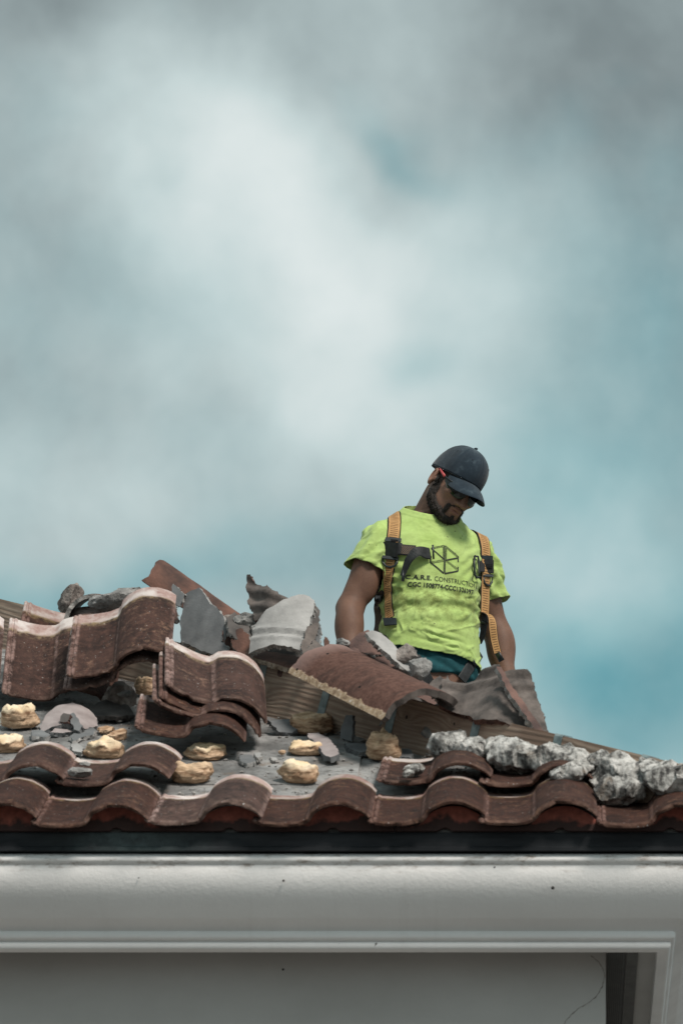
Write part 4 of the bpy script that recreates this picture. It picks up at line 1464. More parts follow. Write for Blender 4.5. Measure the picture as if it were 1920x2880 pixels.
shard('tile_shard', 'long grey flake lying across the deck above the eave tiles at left', 'tile shard', [(196, 2070), (230, 2046), (256, 2040), (268, 2052), (262, 2066), (236, 2072), (206, 2084)], nrm=RNt, thick=0.012, mats=('grey_shard', 'grey_shard', 'pale_shard'), roof_h=0.022, seed=26)
shard('tile_shard', 'small whitish grey chip next to the foam mound between the left eave tiles', 'tile shard', [(198, 2092), (220, 2090), (236, 2104), (230, 2118), (206, 2112)], nrm=RNt, thick=0.012, mats=('pale_shard', 'grey_shard', 'broken'), roof_h=0.03, seed=27)
shard('foam_flake', 'yellow broken foam flake lying below the left pile', 'foam flake', [(300, 2068), (318, 2056), (346, 2048), (356, 2054), (352, 2064), (322, 2070)], nrm=RNt, thick=0.018, mats=('foam', 'foam', 'foam'), roof_h=0.028, seed=28)
shard('foam_flake', 'thin pale yellow foam flake, just up the slope from the thicker one', 'foam flake', [(276, 2046), (300, 2042), (320, 2046), (308, 2056), (280, 2054)], nrm=RNt, thick=0.008, mats=('foam', 'foam', 'foam'), roof_h=0.018, seed=29)
shard('tile_shard', 'grey slab leaning at the foot of the board left of a foam mound', 'tile shard', [(746, 2018), (764, 2026), (800, 2022), (836, 2022), (842, 2044), (822, 2058), (784, 2056)], nrm=(0, -0.7, 0.75), thick=0.014, mats=('grey_shard', 'grey_shard', 'grey_shard'), roof_h=0.035, bend=(90, 4), seed=30)
shard('tile_shard', 'pinkish grey oblong shard propped between two foam mounds', 'tile shard', [(864, 2064), (896, 2062), (924, 2078), (950, 2108), (952, 2122), (928, 2130), (912, 2124), (892, 2092), (868, 2074)], nrm=(-0.1, -0.5, 0.9), thick=0.018, mats=('pink_shard', 'grey_shard', 'grey_shard'), roof_h=0.04, seed=31)
shard('tile_shard', 'upright grey shard standing against the hip board', 'tile shard', [(962, 2040), (972, 2012), (992, 2012), (992, 2060), (990, 2086), (956, 2078)], nrm=(-0.5, -0.9, 0.1), thick=0.014, mats=('grey_shard', 'grey_shard', 'grey_shard'), roof_h=0.055, seed=32)
shard('tile_shard', 'dark flat shard on the deck left of the strap under the barrel tile', 'tile shard', [(968, 2092), (1000, 2088), (1048, 2096), (1044, 2112), (1010, 2116), (976, 2104)], nrm=RNt, thick=0.014, mats=('grey_shard', 'grey_shard', 'grey_shard'), roof_h=0.022, bend=(0, -3), seed=33)
shard('tile_shard', 'small grey flat shard at the foot of the board right of the last foam mound', 'tile shard', [(1118, 2106), (1150, 2106), (1162, 2120), (1150, 2130), (1122, 2126)], nrm=RNt, thick=0.012, mats=('grey_shard', 'grey_shard', 'grey_shard'), roof_h=0.02, seed=34)
shard('tile_shard', 'greenish grey chip in front of the middle stack', 'tile shard', [(672, 2124), (700, 2122), (722, 2130), (720, 2142), (694, 2148), (674, 2140)], nrm=RNt, thick=0.014, mats=('grey_shard', 'grey_shard', 'pale_shard'), roof_h=0.022, seed=35)
shard('mortar_chip', 'small white mortar chip up against the greenish grey chip', 'mortar chip', [(716, 2118), (730, 2116), (738, 2128), (722, 2134)], nrm=RNt, thick=0.012, mats=('pale_shard', 'broken', 'broken'), roof_h=0.03, seed=36)
shard('mortar_chip', 'narrow white mortar chip alone on the bare deck', 'mortar chip', [(758, 2128), (774, 2130), (782, 2138), (768, 2142)], nrm=RNt, thick=0.008, mats=('pale_shard', 'broken', 'broken'), roof_h=0.016, seed=37)
rock('mortar_chip', 'whitish oblong mortar chip lying in the trough of an upper eave tile', 'mortar chip', 223, 2172, on_roof(223, 2172, 0.085)[1], (0.037, 0.024, 0.018), 81, 'mortar_grey', (26, 0, 4))
rock('mortar_chip', 'small flat mortar flake just up the slope from the oblong chip', 'mortar chip', 238, 2150, on_roof(238, 2150, 0.08)[1], (0.018, 0.012, 0.007), 82, 'mortar_grey', (26, 0, -6))
for (px, py, r, sd) in ((1164, 2164, (0.034, 0.022, 0.022), 83), (1146, 2178, (0.020, 0.016, 0.012), 84)):
    rock('mortar_smear', None, None, px, py, on_roof(px, py, 0.085)[1], r, sd, 'mortar_white', (26, -14, 0), parent=house)
rock('foam_crumb', 'small orange foam crumb beside the wide low foam mound', 'foam crumb', 793, 2116, on_roof(793, 2116, 0.02)[1], (0.011, 0.011, 0.008), 85, 'foam', sub=3)

rs = np.random.RandomState(5)
V, F = [], []
base = np.array([(1, 0, 0), (-1, 0, 0), (0, 1, 0), (0, -1, 0), (0, 0, 1), (0, 0, -1)], float)
bf = [(0, 2, 4), (2, 1, 4), (1, 3, 4), (3, 0, 4), (2, 0, 5), (1, 2, 5), (3, 1, 5), (0, 3, 5)]
n_ = 0
while n_ < 3000:
    x = rs.uniform(-1.6, 1.0); t = rs.uniform(0.30, 2.2)
    if t * cT > XC - x - 0.03:
        continue
    edge = (XC - x) - t * cT
    if rs.rand() > 0.35 + 0.65 * math.exp(-edge / 0.12):
        continue
    s = 0.0016 + 0.006 * rs.rand() ** 3.5
    P = np.array([x, 0, EAVE]) + np.array([0, cT, sT]) * t + RN * (0.006 + s * 0.5)
    B = base * s * rs.uniform(0.5, 1.3, (6, 3)) * (1.2, 1, 0.7)
    a = rs.uniform(0, 6.28)
    B = B @ np.array([[math.cos(a), -math.sin(a), 0], [math.sin(a), math.cos(a), 0], [0, 0, 1]])
    F += [tuple(i + len(V) for i in f) for f in bf]
    V += [tuple(P + b_) for b_ in B]
    n_ += 1
o = link('debris_crumbs', mesh_from('debris_crumbs', V, F, [M['crumb']], smooth=False))
tag(o, kind='stuff')

# ------------------------------------------------------------------ the worker
def keep(V, F, mask):
    """faces whose four vertices satisfy mask"""
    f = F[mask[F].all(1)]
    used = np.zeros(len(V), bool); used[f.ravel()] = True
    m = np.cumsum(used) - 1
    return V[used], m[f], used


def shell(V, F, N, t):
    """give an open sheet thickness t inwards"""
    n = len(V)
    e = {}
    for q in F:
        for i in range(4):
            a, b = int(q[i]), int(q[(i + 1) % 4])
            if (b, a) in e:
                del e[(b, a)]
            else:
                e[(a, b)] = 1
    V2 = np.r_[V, V - N * t]
    F2 = [tuple(q) for q in F] + [tuple(reversed([int(i) + n for i in q])) for q in F]
    F2 += [(a, a + n, b + n, b) for a, b in e]
    return V2, F2


PY = 3.30
PX = 0.1545
PZ = EAVE + tT * (XC - PX)
PYAW = math.radians(24)
person = empty('person', (PX, PY, PZ))
person.rotation_euler = (0, 0, PYAW)
tag(person, 'man in lime green T-shirt, dark cap and orange harness, looking down', 'person')
PM = Matrix.Translation((PX, PY, PZ)) @ Matrix.Rotation(PYAW, 4, 'Z')
PMn = np.array(PM)


def to_world(P):
    P = np.asarray(P, float)
    return P @ PMn[:3, :3].T + PMn[:3, 3]


def to_local(P):
    return (np.asarray(P, float) - PMn[:3, 3]) @ PMn[:3, :3]


def part(name, me, parent=None):
    o = link(name, me)
    o.parent = parent or person
    return o


# head frame: origin between the ears, face towards -Y
HC = np.array([0.060, -0.080, 1.538])
HS = 1.02
HR = np.array((Matrix.Rotation(math.radians(11), 3, 'Z') @ Matrix.Rotation(math.radians(36), 3, 'X') @ Matrix.Rotation(math.radians(18), 3, 'Y')))


def hp(*p):
    return HC + HR @ (np.array(p, float) * HS)


def to_head(P):
    return ((P - HC) @ HR) / HS


SHR = np.array([-0.183, 0.005, 1.322])      # his right shoulder (left in the picture)
SHL = np.array([0.183, 0.012, 1.316])
ELR = np.array([-0.288, 0.022, 1.070])
ELL = np.array([0.268, 0.030, 1.060])
WRR = np.array([-0.318, -0.070, 0.820])
WRL = np.array([0.298, -0.050, 0.800])

B = Field((-0.46, -0.32, 0.56), (0.46, 0.22, 1.76), 0.003)
B.loft([(0.80, 0, 0, 0.160, 0.108), (0.95, 0, 0, 0.158, 0.108), (1.05, 0, 0, 0.150, 0.104), (1.18, 0, 0, 0.158, 0.104), (1.28, 0, 0, 0.165, 0.106), (1.34, 0, 0.005, 0.145, 0.092), (1.39, 0, 0.01, 0.10, 0.070), (1.43, 0, 0.01, 0.06, 0.055)], 0.0)
B.cone((-0.05, 0.025, 1.385), SHR + np.array([0.03, 0, 0.0]), 0.048, 0.050, 0.03)
B.cone((0.05, 0.025, 1.385), SHL + np.array([-0.03, 0, 0.0]), 0.048, 0.050, 0.03)
B.cone((0.0, 0.030, 1.40), hp(0, 0.022, -0.055), 0.068, 0.062, 0.03)
for sgn, sh, el, wr in ((-1, SHR, ELR, WRR), (1, SHL, ELL, WRL)):
    B.ell(sh + np.array([sgn * 0.006, 0, -0.025]), (0.060, 0.060, 0.075), None, 0.03)
    mid = sh + (el - sh) * 0.5
    B.cone(sh, el, 0.055, 0.046, 0.02)
    B.ell(mid + np.array([0, -0.012, 0]), (0.046, 0.050, 0.10), None, 0.02)
    B.cone(el, wr, 0.046, 0.029, 0.02)
    fm_ = el + (wr - el) * 0.28
    B.ell(fm_ + np.array([sgn * 0.006, -0.004, 0]), (0.050, 0.049, 0.090), None, 0.02)
    d = (wr - el) / np.linalg.norm(wr - el)
    side = np.array([0, -1.0, 0]) - d * (-d[1]); side /= np.linalg.norm(side)
    pal = np.cross(d, side)
    B.cone(wr, wr + d * 0.05 - side * 0.016, 0.026, 0.022, 0.012)
    B.cone(wr + d * 0.02 + side * 0.012, wr + d * 0.082 + side * 0.022, 0.022, 0.016, 0.015)
    B.cone(wr + d * 0.02, wr + d * 0.086 - side * 0.004, 0.022, 0.016, 0.015)
    B.cone(wr + d * 0.02, wr + d * 0.078 - side * 0.026, 0.020, 0.014, 0.015)
    for fi, (off, l) in enumerate(((0.026, 0.072), (0.007, 0.080), (-0.012, 0.074), (-0.030, 0.058))):
        b0 = wr + d * 0.085 + side * off
        b1 = b0 + d * l * 0.45 - pal * sgn * 0.010
        b2 = b1 + d * l * 0.34 - pal * sgn * 0.024
        b3 = b2 + d * l * 0.16 - pal * sgn * 0.026
        B.cone(b0, b1, 0.0100, 0.0092, 0.004); B.cone(b1, b2, 0.0092, 0.0085, 0.002); B.cone(b2, b3, 0.0085, 0.0074, 0.002)
    t0 = wr + d * 0.018 + side * 0.022
    t1 = t0 + d * 0.035 + side * 0.026 - pal * sgn * 0.008
    t2 = t1 + d * 0.036 + side * 0.006 - pal * sgn * 0.010
    B.cone(t0, t1, 0.015, 0.0115, 0.008); B.cone(t1, t2, 0.0112, 0.0088, 0.003)


def he(c, r, k=0.008, sub=False, R=None):
    B.ell(hp(*c), np.array(r) * HS, HR if R is None else HR @ R, k, sub)


def hc(a, b, ra, rb, k=0.006, sub=False):
    B.cone(hp(*a), hp(*b), ra * HS, rb * HS, k, sub)


Rx = lambda a: np.array(Matrix.Rotation(math.radians(a), 3, 'X'))
Ry = lambda a: np.array(Matrix.Rotation(math.radians(a), 3, 'Y'))
Rz = lambda a: np.array(Matrix.Rotation(math.radians(a), 3, 'Z'))
he((0, 0.018, 0.045), (0.076, 0.095, 0.082), 0.0)
he((0, -0.030, -0.030), (0.064, 0.066, 0.072), 0.035)
he((0, -0.040, -0.070), (0.050, 0.050, 0.045), 0.03)
hc((-0.056, -0.005, -0.062), (-0.016, -0.078, -0.100), 0.018, 0.016, 0.022)
hc((0.056, -0.005, -0.062), (0.016, -0.078, -0.100), 0.018, 0.016, 0.022)
he((0, -0.082, -0.098), (0.024, 0.018, 0.018), 0.018)
hc((-0.040, -0.077, 0.024), (0.040, -0.077, 0.024), 0.012, 0.012, 0.02)
for s_ in (-1, 1):
    he((s_ * 0.043, -0.070, -0.018), (0.024, 0.020, 0.018), 0.022)
    he((s_ * 0.031, -0.101, 0.004), (0.016, 0.014, 0.011), 0.010, True)
    he((s_ * 0.031, -0.080, 0.003), (0.0135, 0.0135, 0.0125), 0.004)
hc((0, -0.088, 0.012), (0, -0.114, -0.030), 0.0100, 0.0135, 0.011)
he((0, -0.119, -0.035), (0.0150, 0.0140, 0.0120), 0.007)
for s_ in (-1, 1):
    he((s_ * 0.0150, -0.106, -0.038), (0.0115, 0.0130, 0.0095), 0.005)
    he((s_ * 0.0080, -0.112, -0.0475), (0.0042, 0.0055, 0.004), 0.003, True)
he((0, -0.084, -0.062), (0.032, 0.016, 0.028), 0.018)
he((0, -0.0985, -0.0605), (0.0235, 0.010, 0.0062), 0.005)
he((0, -0.0965, -0.0735), (0.0215, 0.0105, 0.0075), 0.005)
hc((-0.022, -0.102, -0.0665), (0.022, -0.102, -0.0665), 0.0024, 0.0024, 0.003, True)
for s_ in (-1, 1):
    Re = Rz(s_ * 28) @ Rx(-8)
    he((s_ * 0.0815, 0.016, -0.012), (0.0105, 0.0195, 0.034), 0.006, False, Re)
    he((s_ * 0.0915, 0.012, -0.008), (0.008, 0.0120, 0.021), 0.003, True, Re)
    he((s_ * 0.087, 0.008, -0.004), (0.004, 0.004, 0.016), 0.003, False, Re)
    hc((s_ * 0.079, -0.004, -0.012), (s_ * 0.079, -0.004, -0.018), 0.006, 0.006, 0.004)
V, F = B.mesh()
V = relax(V, F, 1, 0.4)
bodyV, bodyF = V, F
bodyN = normals(V, F)
Q = to_head(V)


def seg(Q, a, b):
    a = np.array(a, float); b = np.array(b, float); d = b - a
    t = np.clip(((Q - a) @ d) / (d @ d), 0, 1)
    return np.linalg.norm(Q - a - t[:, None] * d, axis=1)


lip = np.exp(-((Q[:, 0] / 0.024) ** 4 + ((Q[:, 2] + 0.0675) / 0.0125) ** 4 + (np.minimum(0, -0.088 - Q[:, 1]) / 0.01) ** 2)) * (np.abs(Q[:, 0]) < 0.04) * (Q[:, 1] < -0.075)
ear = (np.abs(Q[:, 0]) > 0.073) * (np.abs(Q[:, 2] + 0.01) < 0.04) * (Q[:, 1] > -0.012) * 1.0
# beard strength over the skin
bd = np.full(len(V), -1.0)
for s_ in (-1, 1):
    for a, b, ra, rb in (((s_ * 0.072, -0.010, 0.020), (s_ * 0.068, -0.012, -0.035), 0.014, 0.018), ((s_ * 0.068, -0.012, -0.035), (s_ * 0.058, -0.020, -0.072), 0.018, 0.025),
                         ((s_ * 0.058, -0.020, -0.072), (s_ * 0.035, -0.060, -0.102), 0.025, 0.025), ((s_ * 0.035, -0.062, -0.100), (0, -0.085, -0.112), 0.027, 0.028),
                         ((s_ * 0.034, -0.092, -0.062), (s_ * 0.014, -0.104, -0.049), 0.0045, 0.0035), ((s_ * 0.014, -0.104, -0.049), (0, -0.107, -0.047), 0.0035, 0.003),
                         ((s_ * 0.034, -0.092, -0.062), (s_ * 0.031, -0.084, -0.095), 0.007, 0.012)):
        bd = np.maximum(bd, (0.5 * (ra + rb) - seg(Q, a, b)) / 0.008)
bd = np.maximum(bd, (0.011 - seg(Q, (0, -0.096, -0.090), (0, -0.09, -0.10))) / 0.006)
bd = np.where((lip > 0.4) | (Q[:, 1] > 0.012), -1, bd)
stub = np.clip(bd * 0.5 + 0.75, 0, 1)
stub = np.where(Q[:, 1] > 0.02, 0, stub)


def skin_material():
    m, nt, b = material('brown_skin')
    v, uv, rnd = coords(nt, False)
    at = nn(nt, 'ShaderNodeAttribute', attribute_name='tint')
    sp = nn(nt, 'ShaderNodeSeparateColor', {0: at.outputs['Color']})
    n1 = noise(nt, v, 18, 5, 0.6)
    n2 = noise(nt, v, 350, 3, 0.6)
    col = mixc(nt, ramp(nt, n1, [(0.3, 0), (0.7, 1)]), (0.145, 0.075, 0.051), (0.205, 0.112, 0.078))
    col = mixc(nt, ramp(nt, n2, [(0.5, 0), (0.72, 0.45)]), col, (0.09, 0.045, 0.032))
    col = mixc(nt, mth(nt, 'MULTIPLY', sp.outputs[0], 0.8), col, (0.27, 0.115, 0.095))
    col = mixc(nt, mth(nt, 'MULTIPLY', sp.outputs[1], 0.35), col, (0.22, 0.085, 0.055))
    col = mixc(nt, mth(nt, 'MULTIPLY', at.outputs['Alpha'], 0.35), col, (0.42, 0.235, 0.165))  # face skin painted lighter to make up for the shade of the cap
    st = mth(nt, 'MULTIPLY', sp.outputs[2], ramp(nt, n2, [(0.40, 0.25), (0.62, 0.85)]))
    col = mixc(nt, st, col, (0.022, 0.016, 0.014))
    finish(nt, b, col, 0.62, n2, 0.25, 0.0012, 0.3)
    b.inputs['Subsurface Weight'].default_value = 0.06
    b.inputs['Subsurface Radius'].default_value = (0.01, 0.004, 0.002)
    return m


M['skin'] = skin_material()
M['beard'] = simple('black_beard', (0.010, 0.008, 0.007), (0.040, 0.028, 0.022), 60, 0.75, 500, 0.6, 0.002)
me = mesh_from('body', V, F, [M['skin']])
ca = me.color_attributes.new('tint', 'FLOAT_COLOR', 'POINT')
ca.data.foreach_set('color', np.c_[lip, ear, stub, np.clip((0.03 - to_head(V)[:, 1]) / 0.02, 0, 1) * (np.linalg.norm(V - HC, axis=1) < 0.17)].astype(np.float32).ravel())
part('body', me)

# beard: a rough pelt grown from the jaw, with curly hairs over it
msk = bd > 0.0
bv, bfc, used = keep(bodyV, bodyF, msk)
bN, bb = bodyN[used], bd[used]
thk = np.clip(bb, 0, 1.2) * 0.0052
jaw = np.clip((-0.06 - to_head(bv)[:, 2]) / 0.04, 0, 1)
thk = thk * (0.6 + 0.8 * jaw) * (np.abs(to_head(bv)[:, 0]) * 12 + 0.45).clip(0.45, 1)
pel = bv + bN * (0.0004 + thk * (1 + 0.55 * fbm(bv * 190, 3, 3)))[:, None]
hv, hf = shell(pel, bfc, bN, 0.002)
hv = list(map(tuple, hv)); hf = list(hf)
rs = np.random.RandomState(11)
pick = rs.choice(len(bv), size=4200, p=(0.15 + np.clip(bb, 0, 1)) / (0.15 + np.clip(bb, 0, 1)).sum())
for i in pick:
    p = pel[i] + rs.normal(size=3) * 0.001
    n = bN[i] + rs.normal(size=3) * 0.55 + np.array([0, -0.1, -0.5])
    n /= np.linalg.norm(n)
    s_ = np.cross(n, rs.normal(size=3)); s_ /= np.linalg.norm(s_)
    L = rs.uniform(0.003, 0.0075) * (0.6 + 0.6 * jaw[i])
    wd = 0.0004
    q = p + n * L * 0.6 + s_ * L * 0.25
    e = p + n * L + s_ * L * rs.uniform(-0.1, 0.7)
    k_ = len(hv)
    t_ = np.cross(n, s_) * wd
    hv += [tuple(p - t_), tuple(p + t_), tuple(q + t_ * .8), tuple(q - t_ * .8), tuple(e)]
    hf += [(k_, k_ + 1, k_ + 2, k_ + 3), (k_ + 3, k_ + 2, k_ + 4)]
part('beard', mesh_from('beard', hv, hf, [M['beard']]))
# cropped hair under the cap
Qb = to_head(bodyV)
hm = (Qb[:, 2] > 0.012) & (Qb[:, 2] < 0.075) & (Qb[:, 1] > -0.058 + 0.25 * np.clip(0.03 - Qb[:, 2], 0, 1)) & ((np.abs(Qb[:, 0]) > 0.045) | (Qb[:, 1] > 0.03)) & (np.abs(Qb[:, 0]) < 0.0795)
hm |= (Qb[:, 1] > 0.055) & (Qb[:, 2] > -0.045) & (Qb[:, 2] < 0.075)
tv, tf, used = keep(bodyV, bodyF, hm)
hn_ = bodyN[used]
tv2 = tv + hn_ * (0.0018 + 0.0008 * fbm(tv * 260, 8, 2))[:, None]
V2, F2 = shell(tv2, tf, hn_, 0.0015)
part('hair', mesh_from('hair', V2, F2, [M['beard']]))

# ------------------------------------------------------------------ T-shirt
T = Field((-0.40, -0.24, 0.84), (0.40, 0.22, 1.56), 0.0034)
T.loft([(0.85, 0.0, 0.0, 0.182, 0.132), (0.93, 0, -0.004, 0.181, 0.134), (0.98, 0, -0.006, 0.177, 0.132), (1.05, 0, -0.008, 0.172, 0.128), (1.12, 0, -0.008, 0.174, 0.128), (1.20, 0, -0.006, 0.180, 0.128), (1.28, 0, -0.004, 0.188, 0.127), (1.33, 0, 0.0, 0.175, 0.118), (1.375, 0, 0.004, 0.140, 0.104), (1.42, 0, 0.008, 0.104, 0.090), (1.455, 0.004, 0.008, 0.086, 0.082), (1.48, 0.006, 0.004, 0.080, 0.080), (1.53, 0.012, -0.006, 0.078, 0.08)], 0.0, 2.5)
T.cone((-0.060, 0.020, 1.408), SHR + np.array([0.012, 0, 0.0]), 0.056, 0.062, 0.03)
T.cone((0.060, 0.020, 1.406), SHL + np.array([-0.012, 0, 0.0]), 0.056, 0.062, 0.03)
for sgn, sh, el in ((-1, SHR, ELR), (1, SHL, ELL)):
    d = (el - sh) / np.linalg.norm(el - sh)
    T.cone(sh, sh + d * 0.08 + np.array([sgn * .004, 0, 0]), 0.066, 0.070, 0.035)
    T.cone(sh + d * 0.06, sh + d * 0.24 + np.array([sgn * .010, 0, 0]), 0.067, 0.074, 0.02)
# hollow for the neck opening is made by cutting faces away
V, F = T.mesh()
V = relax(V, F, 2, 0.5)
N = normals(V, F)
x, y, z = V.T


def gs(v, c, s):
    return np.exp(-((v - c) / s) ** 2)


dR = np.linalg.norm(np.c_[x - SHR[0], z - SHR[2]], axis=1)
sleeve = np.clip((np.abs(x) - 0.185) / 0.03, 0, 1) * (z > 1.10)
nz1 = fbm(np.c_[x * 5, y * 5, z * 9], 1, 3)
nz2 = vn(np.c_[x * 3, y * 3, z * 3], 5)
# rolls above the hem, slack horizontal folds on the belly, drag lines from the armpits and collar
zz = z + 0.16 * x + 0.022 * nz2 + 0.008 * nz1
roll = np.abs(np.sin((zz - 0.925) * math.pi / 0.030)) ** 0.8 - 0.5
fold = 0.0065 * roll * gs(zz, 0.950, 0.042) * np.clip(0.55 + 1.1 * vn(np.c_[x * 7, y * 7, z * 5], 7), 0, 1.4)
bel = np.sin((z + 0.30 * np.abs(x - 0.03) ** 1.5 + 0.018 * nz1) * 2 * math.pi / 0.052)
fold += 0.0026 * bel * gs(z, 1.08, 0.075) * (0.6 + 0.9 * np.clip(vn(np.c_[x * 6, y * 6, z * 12], 9) + 0.3, 0, 1))
fold += 0.0040 * np.sin((z - 0.9 * (x - 0.15) + 0.02 * nz1) * 2 * math.pi / 0.045) * gs(np.hypot(x - 0.15, z - 1.20), 0, 0.085) * (y < 0.08)
fold += 0.0035 * np.sin((z + 0.7 * (x + 0.15) + 0.02 * nz1) * 2 * math.pi / 0.055) * gs(np.hypot(x + 0.15, z - 1.20), 0, 0.075) * (y < 0.08)
fold += 0.0030 * np.sin((np.arctan2(x - 0.03, 1.50 - z)) * 9 + 2 * nz1) * gs(np.hypot(x - 0.03, z - 1.46), 0.10, 0.055) * (y < 0)
fold += 0.0042 * np.sin((np.abs(x) * 0.9 + z * 0.75 + 0.03 * nz1) * 2 * math.pi / 0.060) * sleeve
fold += 0.0018 * nz1
cre = 1 - np.abs(fbm(np.c_[x * 11 + 3 * nz1 * 0.3, y * 9, z * 17 - x * 7], 21, 3))
fold += 0.0030 * np.clip(cre - 0.72, 0, 1) / 0.28 * (0.4 + 0.8 * (z < 1.14) + 0.5 * sleeve) * (1 - 0.9 * gs(np.hypot(x / 1.4, (z - 1.18) / 0.7), 0, 0.075))
# sleeve seam
seam = gs(dR * 0 + np.abs(np.abs(x) - 0.170 - 0.10 * (1.44 - z) * 0.3), 0, 0.004) * (z > 1.27)
fold -= 0.0016 * seam
prt = 1 - 0.75 * gs(np.hypot((x - 0.0) / 1.4, (z - 1.20) / 0.8), 0, 0.085) * (y < 0)
V = V + N * (1.5 * fold * prt)[:, None]
V = relax(V, F, 1, 0.3)
x, y, z = V.T
cut = np.ones(len(V), bool)
# hem
hem = 0.912 - 0.052 * (x + 0.05) / 0.36 * 1.0 + 0.004 * np.sin(x * 24) + 0.006 * nz2
cut &= z > hem
for sgn, sh, el, l, tl in ((-1, SHR, ELR, 0.122, 0.0), (1, SHL, ELL, 0.178, 0.0)):
    d = (el - sh) / np.linalg.norm(el - sh)
    s_ = (V - sh) @ d
    far = (sgn * x > 0.135) & ((sgn * x > 0.20) | (np.abs((V - sh - s_[:, None] * d)).max(1) < 0.085)) & (np.linalg.norm(V - sh - s_[:, None] * d, axis=1) < 0.095)
    far &= sgn * x > 0.135 + 0.0 * z
    cut &= ~((s_ > l + 0.006 * np.sin(y * 30)) & (sgn * x > 0.19))
# neck: everything inside a tilted ring
nc = np.array([0.012, -0.014, 1.457])
nd = np.array([0.0, -0.42, 0.91]); nd /= np.linalg.norm(nd)
rel = V - nc
along = rel @ nd
rad = np.linalg.norm(rel - along[:, None] * nd, axis=1)
cut &= ~((along > -0.004) & (rad < 0.112))
Vs, Fs, used = keep(V, F, cut)
for _ in range(2):
    pass
Ns = normals(Vs, Fs)


def boundary(Fq):
    e = {}
    for q in Fq:
        for i in range(4):
            a, b = int(q[i]), int(q[(i + 1) % 4])
            if (b, a) in e:
                del e[(b, a)]
            else:
                e[(a, b)] = 1
    return list(e)


# drop stray islands, then smooth the cut edges
def biggest(V, F):
    par = np.arange(len(V))
    E = np.concatenate([F[:, [0, 1]], F[:, [1, 2]], F[:, [2, 3]]])
    while True:
        m = np.minimum(par[E[:, 0]], par[E[:, 1]])
        p2 = par.copy()
        np.minimum.at(p2, E[:, 0], m); np.minimum.at(p2, E[:, 1], m)
        p2 = p2[p2]
        if (p2 == par).all():
            break
        par = p2
    c = np.bincount(par)
    return par == c.argmax()


ok = biggest(Vs, Fs)
Vs, Fs, used = keep(Vs, Fs, ok)
bd_e = boundary(Fs)
for it in range(6):
    A = {}
    for a, b in bd_e:
        A.setdefault(a, []).append(b); A.setdefault(b, []).append(a)
    Vn = Vs.copy()
    for i, l in A.items():
        Vn[i] = 0.5 * Vs[i] + 0.5 * np.mean([Vs[j] for j in l], axis=0)
    Vs = Vn
Ns = normals(Vs, Fs)
# stitched bands: sleeve cuffs, hem and a ribbed collar stand slightly proud
x, y, z = Vs.T
rel = Vs - nc
col_d = -(rel @ nd) - 0.004
band = np.clip(1 - np.abs(col_d - 0.011) / 0.011, 0, 1) * (np.linalg.norm(rel - (rel @ nd)[:, None] * nd, axis=1) < 0.13) * (z > 1.36)
off = 0.0022 * np.clip(band * 3, 0, 1)
for sgn, sh, el, l in ((-1, SHR, ELR, 0.122), (1, SHL, ELL, 0.178)):
    d = (el - sh) / np.linalg.norm(el - sh)
    s_ = (Vs - sh) @ d
    off += 0.0014 * np.clip((s_ - (l - 0.024)) / 0.002, 0, 1) * (sgn * x > 0.18)
Vs = Vs + Ns * off[:, None]


def shirt_material():
    m, nt, b = material('hi_vis_cotton')
    v, uv, rnd = coords(nt, False)
    n1 = noise(nt, v, 9, 4, 0.6)
    n2 = noise(nt, v, 24, 6, 0.72)
    sep = nn(nt, 'ShaderNodeSeparateXYZ', {0: v})
    z = sep.outputs[2]
    col = mixc(nt, ramp(nt, n1, [(0.3, 0), (0.7, 1)]), (0.40, 0.555, 0.165), (0.48, 0.63, 0.225))
    # grime over the chest and belly
    belly = mth(nt, 'EXPONENT', mth(nt, 'MULTIPLY', mth(nt, 'POWER', mth(nt, 'MULTIPLY', mth(nt, 'ABSOLUTE', mth(nt, 'SUBTRACT', z, 1.09)), 11.0), 2.0), -1.0))
    gr = mth(nt, 'MULTIPLY', ramp(nt, n2, [(0.36, 0), (0.62, 1)]), mth(nt, 'MULTIPLY_ADD', belly, 0.70, 0.22))
    col = mixc(nt, gr, col, (0.17, 0.20, 0.055))
    sp = ramp(nt, noise(nt, v, 60, 2, 0.5), [(0.72, 0), (0.76, 0.8)])
    col = mixc(nt, sp, col, (0.10, 0.09, 0.05))
    weave = noise(nt, v, 500, 2, 0.5)
    cr = noise(nt, nn(nt, 'ShaderNodeVectorMath', {0: v, 1: (1.0, 1.0, 2.4)}, operation='MULTIPLY').outputs[0], 8, 4, 0.55, 0.8)
    finish(nt, b, col, 0.85, mth(nt, 'MULTIPLY_ADD', cr, 0.8, mth(nt, 'MULTIPLY', weave, 0.12)), 0.35, 0.012, 0.15)
    b.inputs['Sheen Weight'].default_value = 0.15
    return m


M['shirt'] = shirt_material()
V2, F2 = shell(Vs, Fs, Ns, 0.0016)
shirt = part('t_shirt', mesh_from('t_shirt', V2, F2, [M['shirt']]))
shirtW = to_world(Vs)
BVH = BVHTree.FromPolygons([tuple(v) for v in Vs], [tuple(map(int, f)) for f in Fs])


def hit_px(px, py):
    """point of the shirt front seen at a picture position, in the worker's frame"""
    o = to_local(CAM); r = ray(px, py) @ PMn[:3, :3]
    h = BVH.ray_cast(Vector(o), Vector(r).normalized())
    return (np.array(h[0]), np.array(h[1])) if h[0] is not None else None


def hit_near(px, py):
    for k in range(40):
        for s_ in (1, -1):
            h = hit_px(px + s_ * k * 3, py)
            if h is not None:
                return h


# printed logo and lettering, laid on the cloth
M['ink'] = simple('black_print', (0.012, 0.014, 0.013), (0.022, 0.026, 0.022), 40, 0.8)


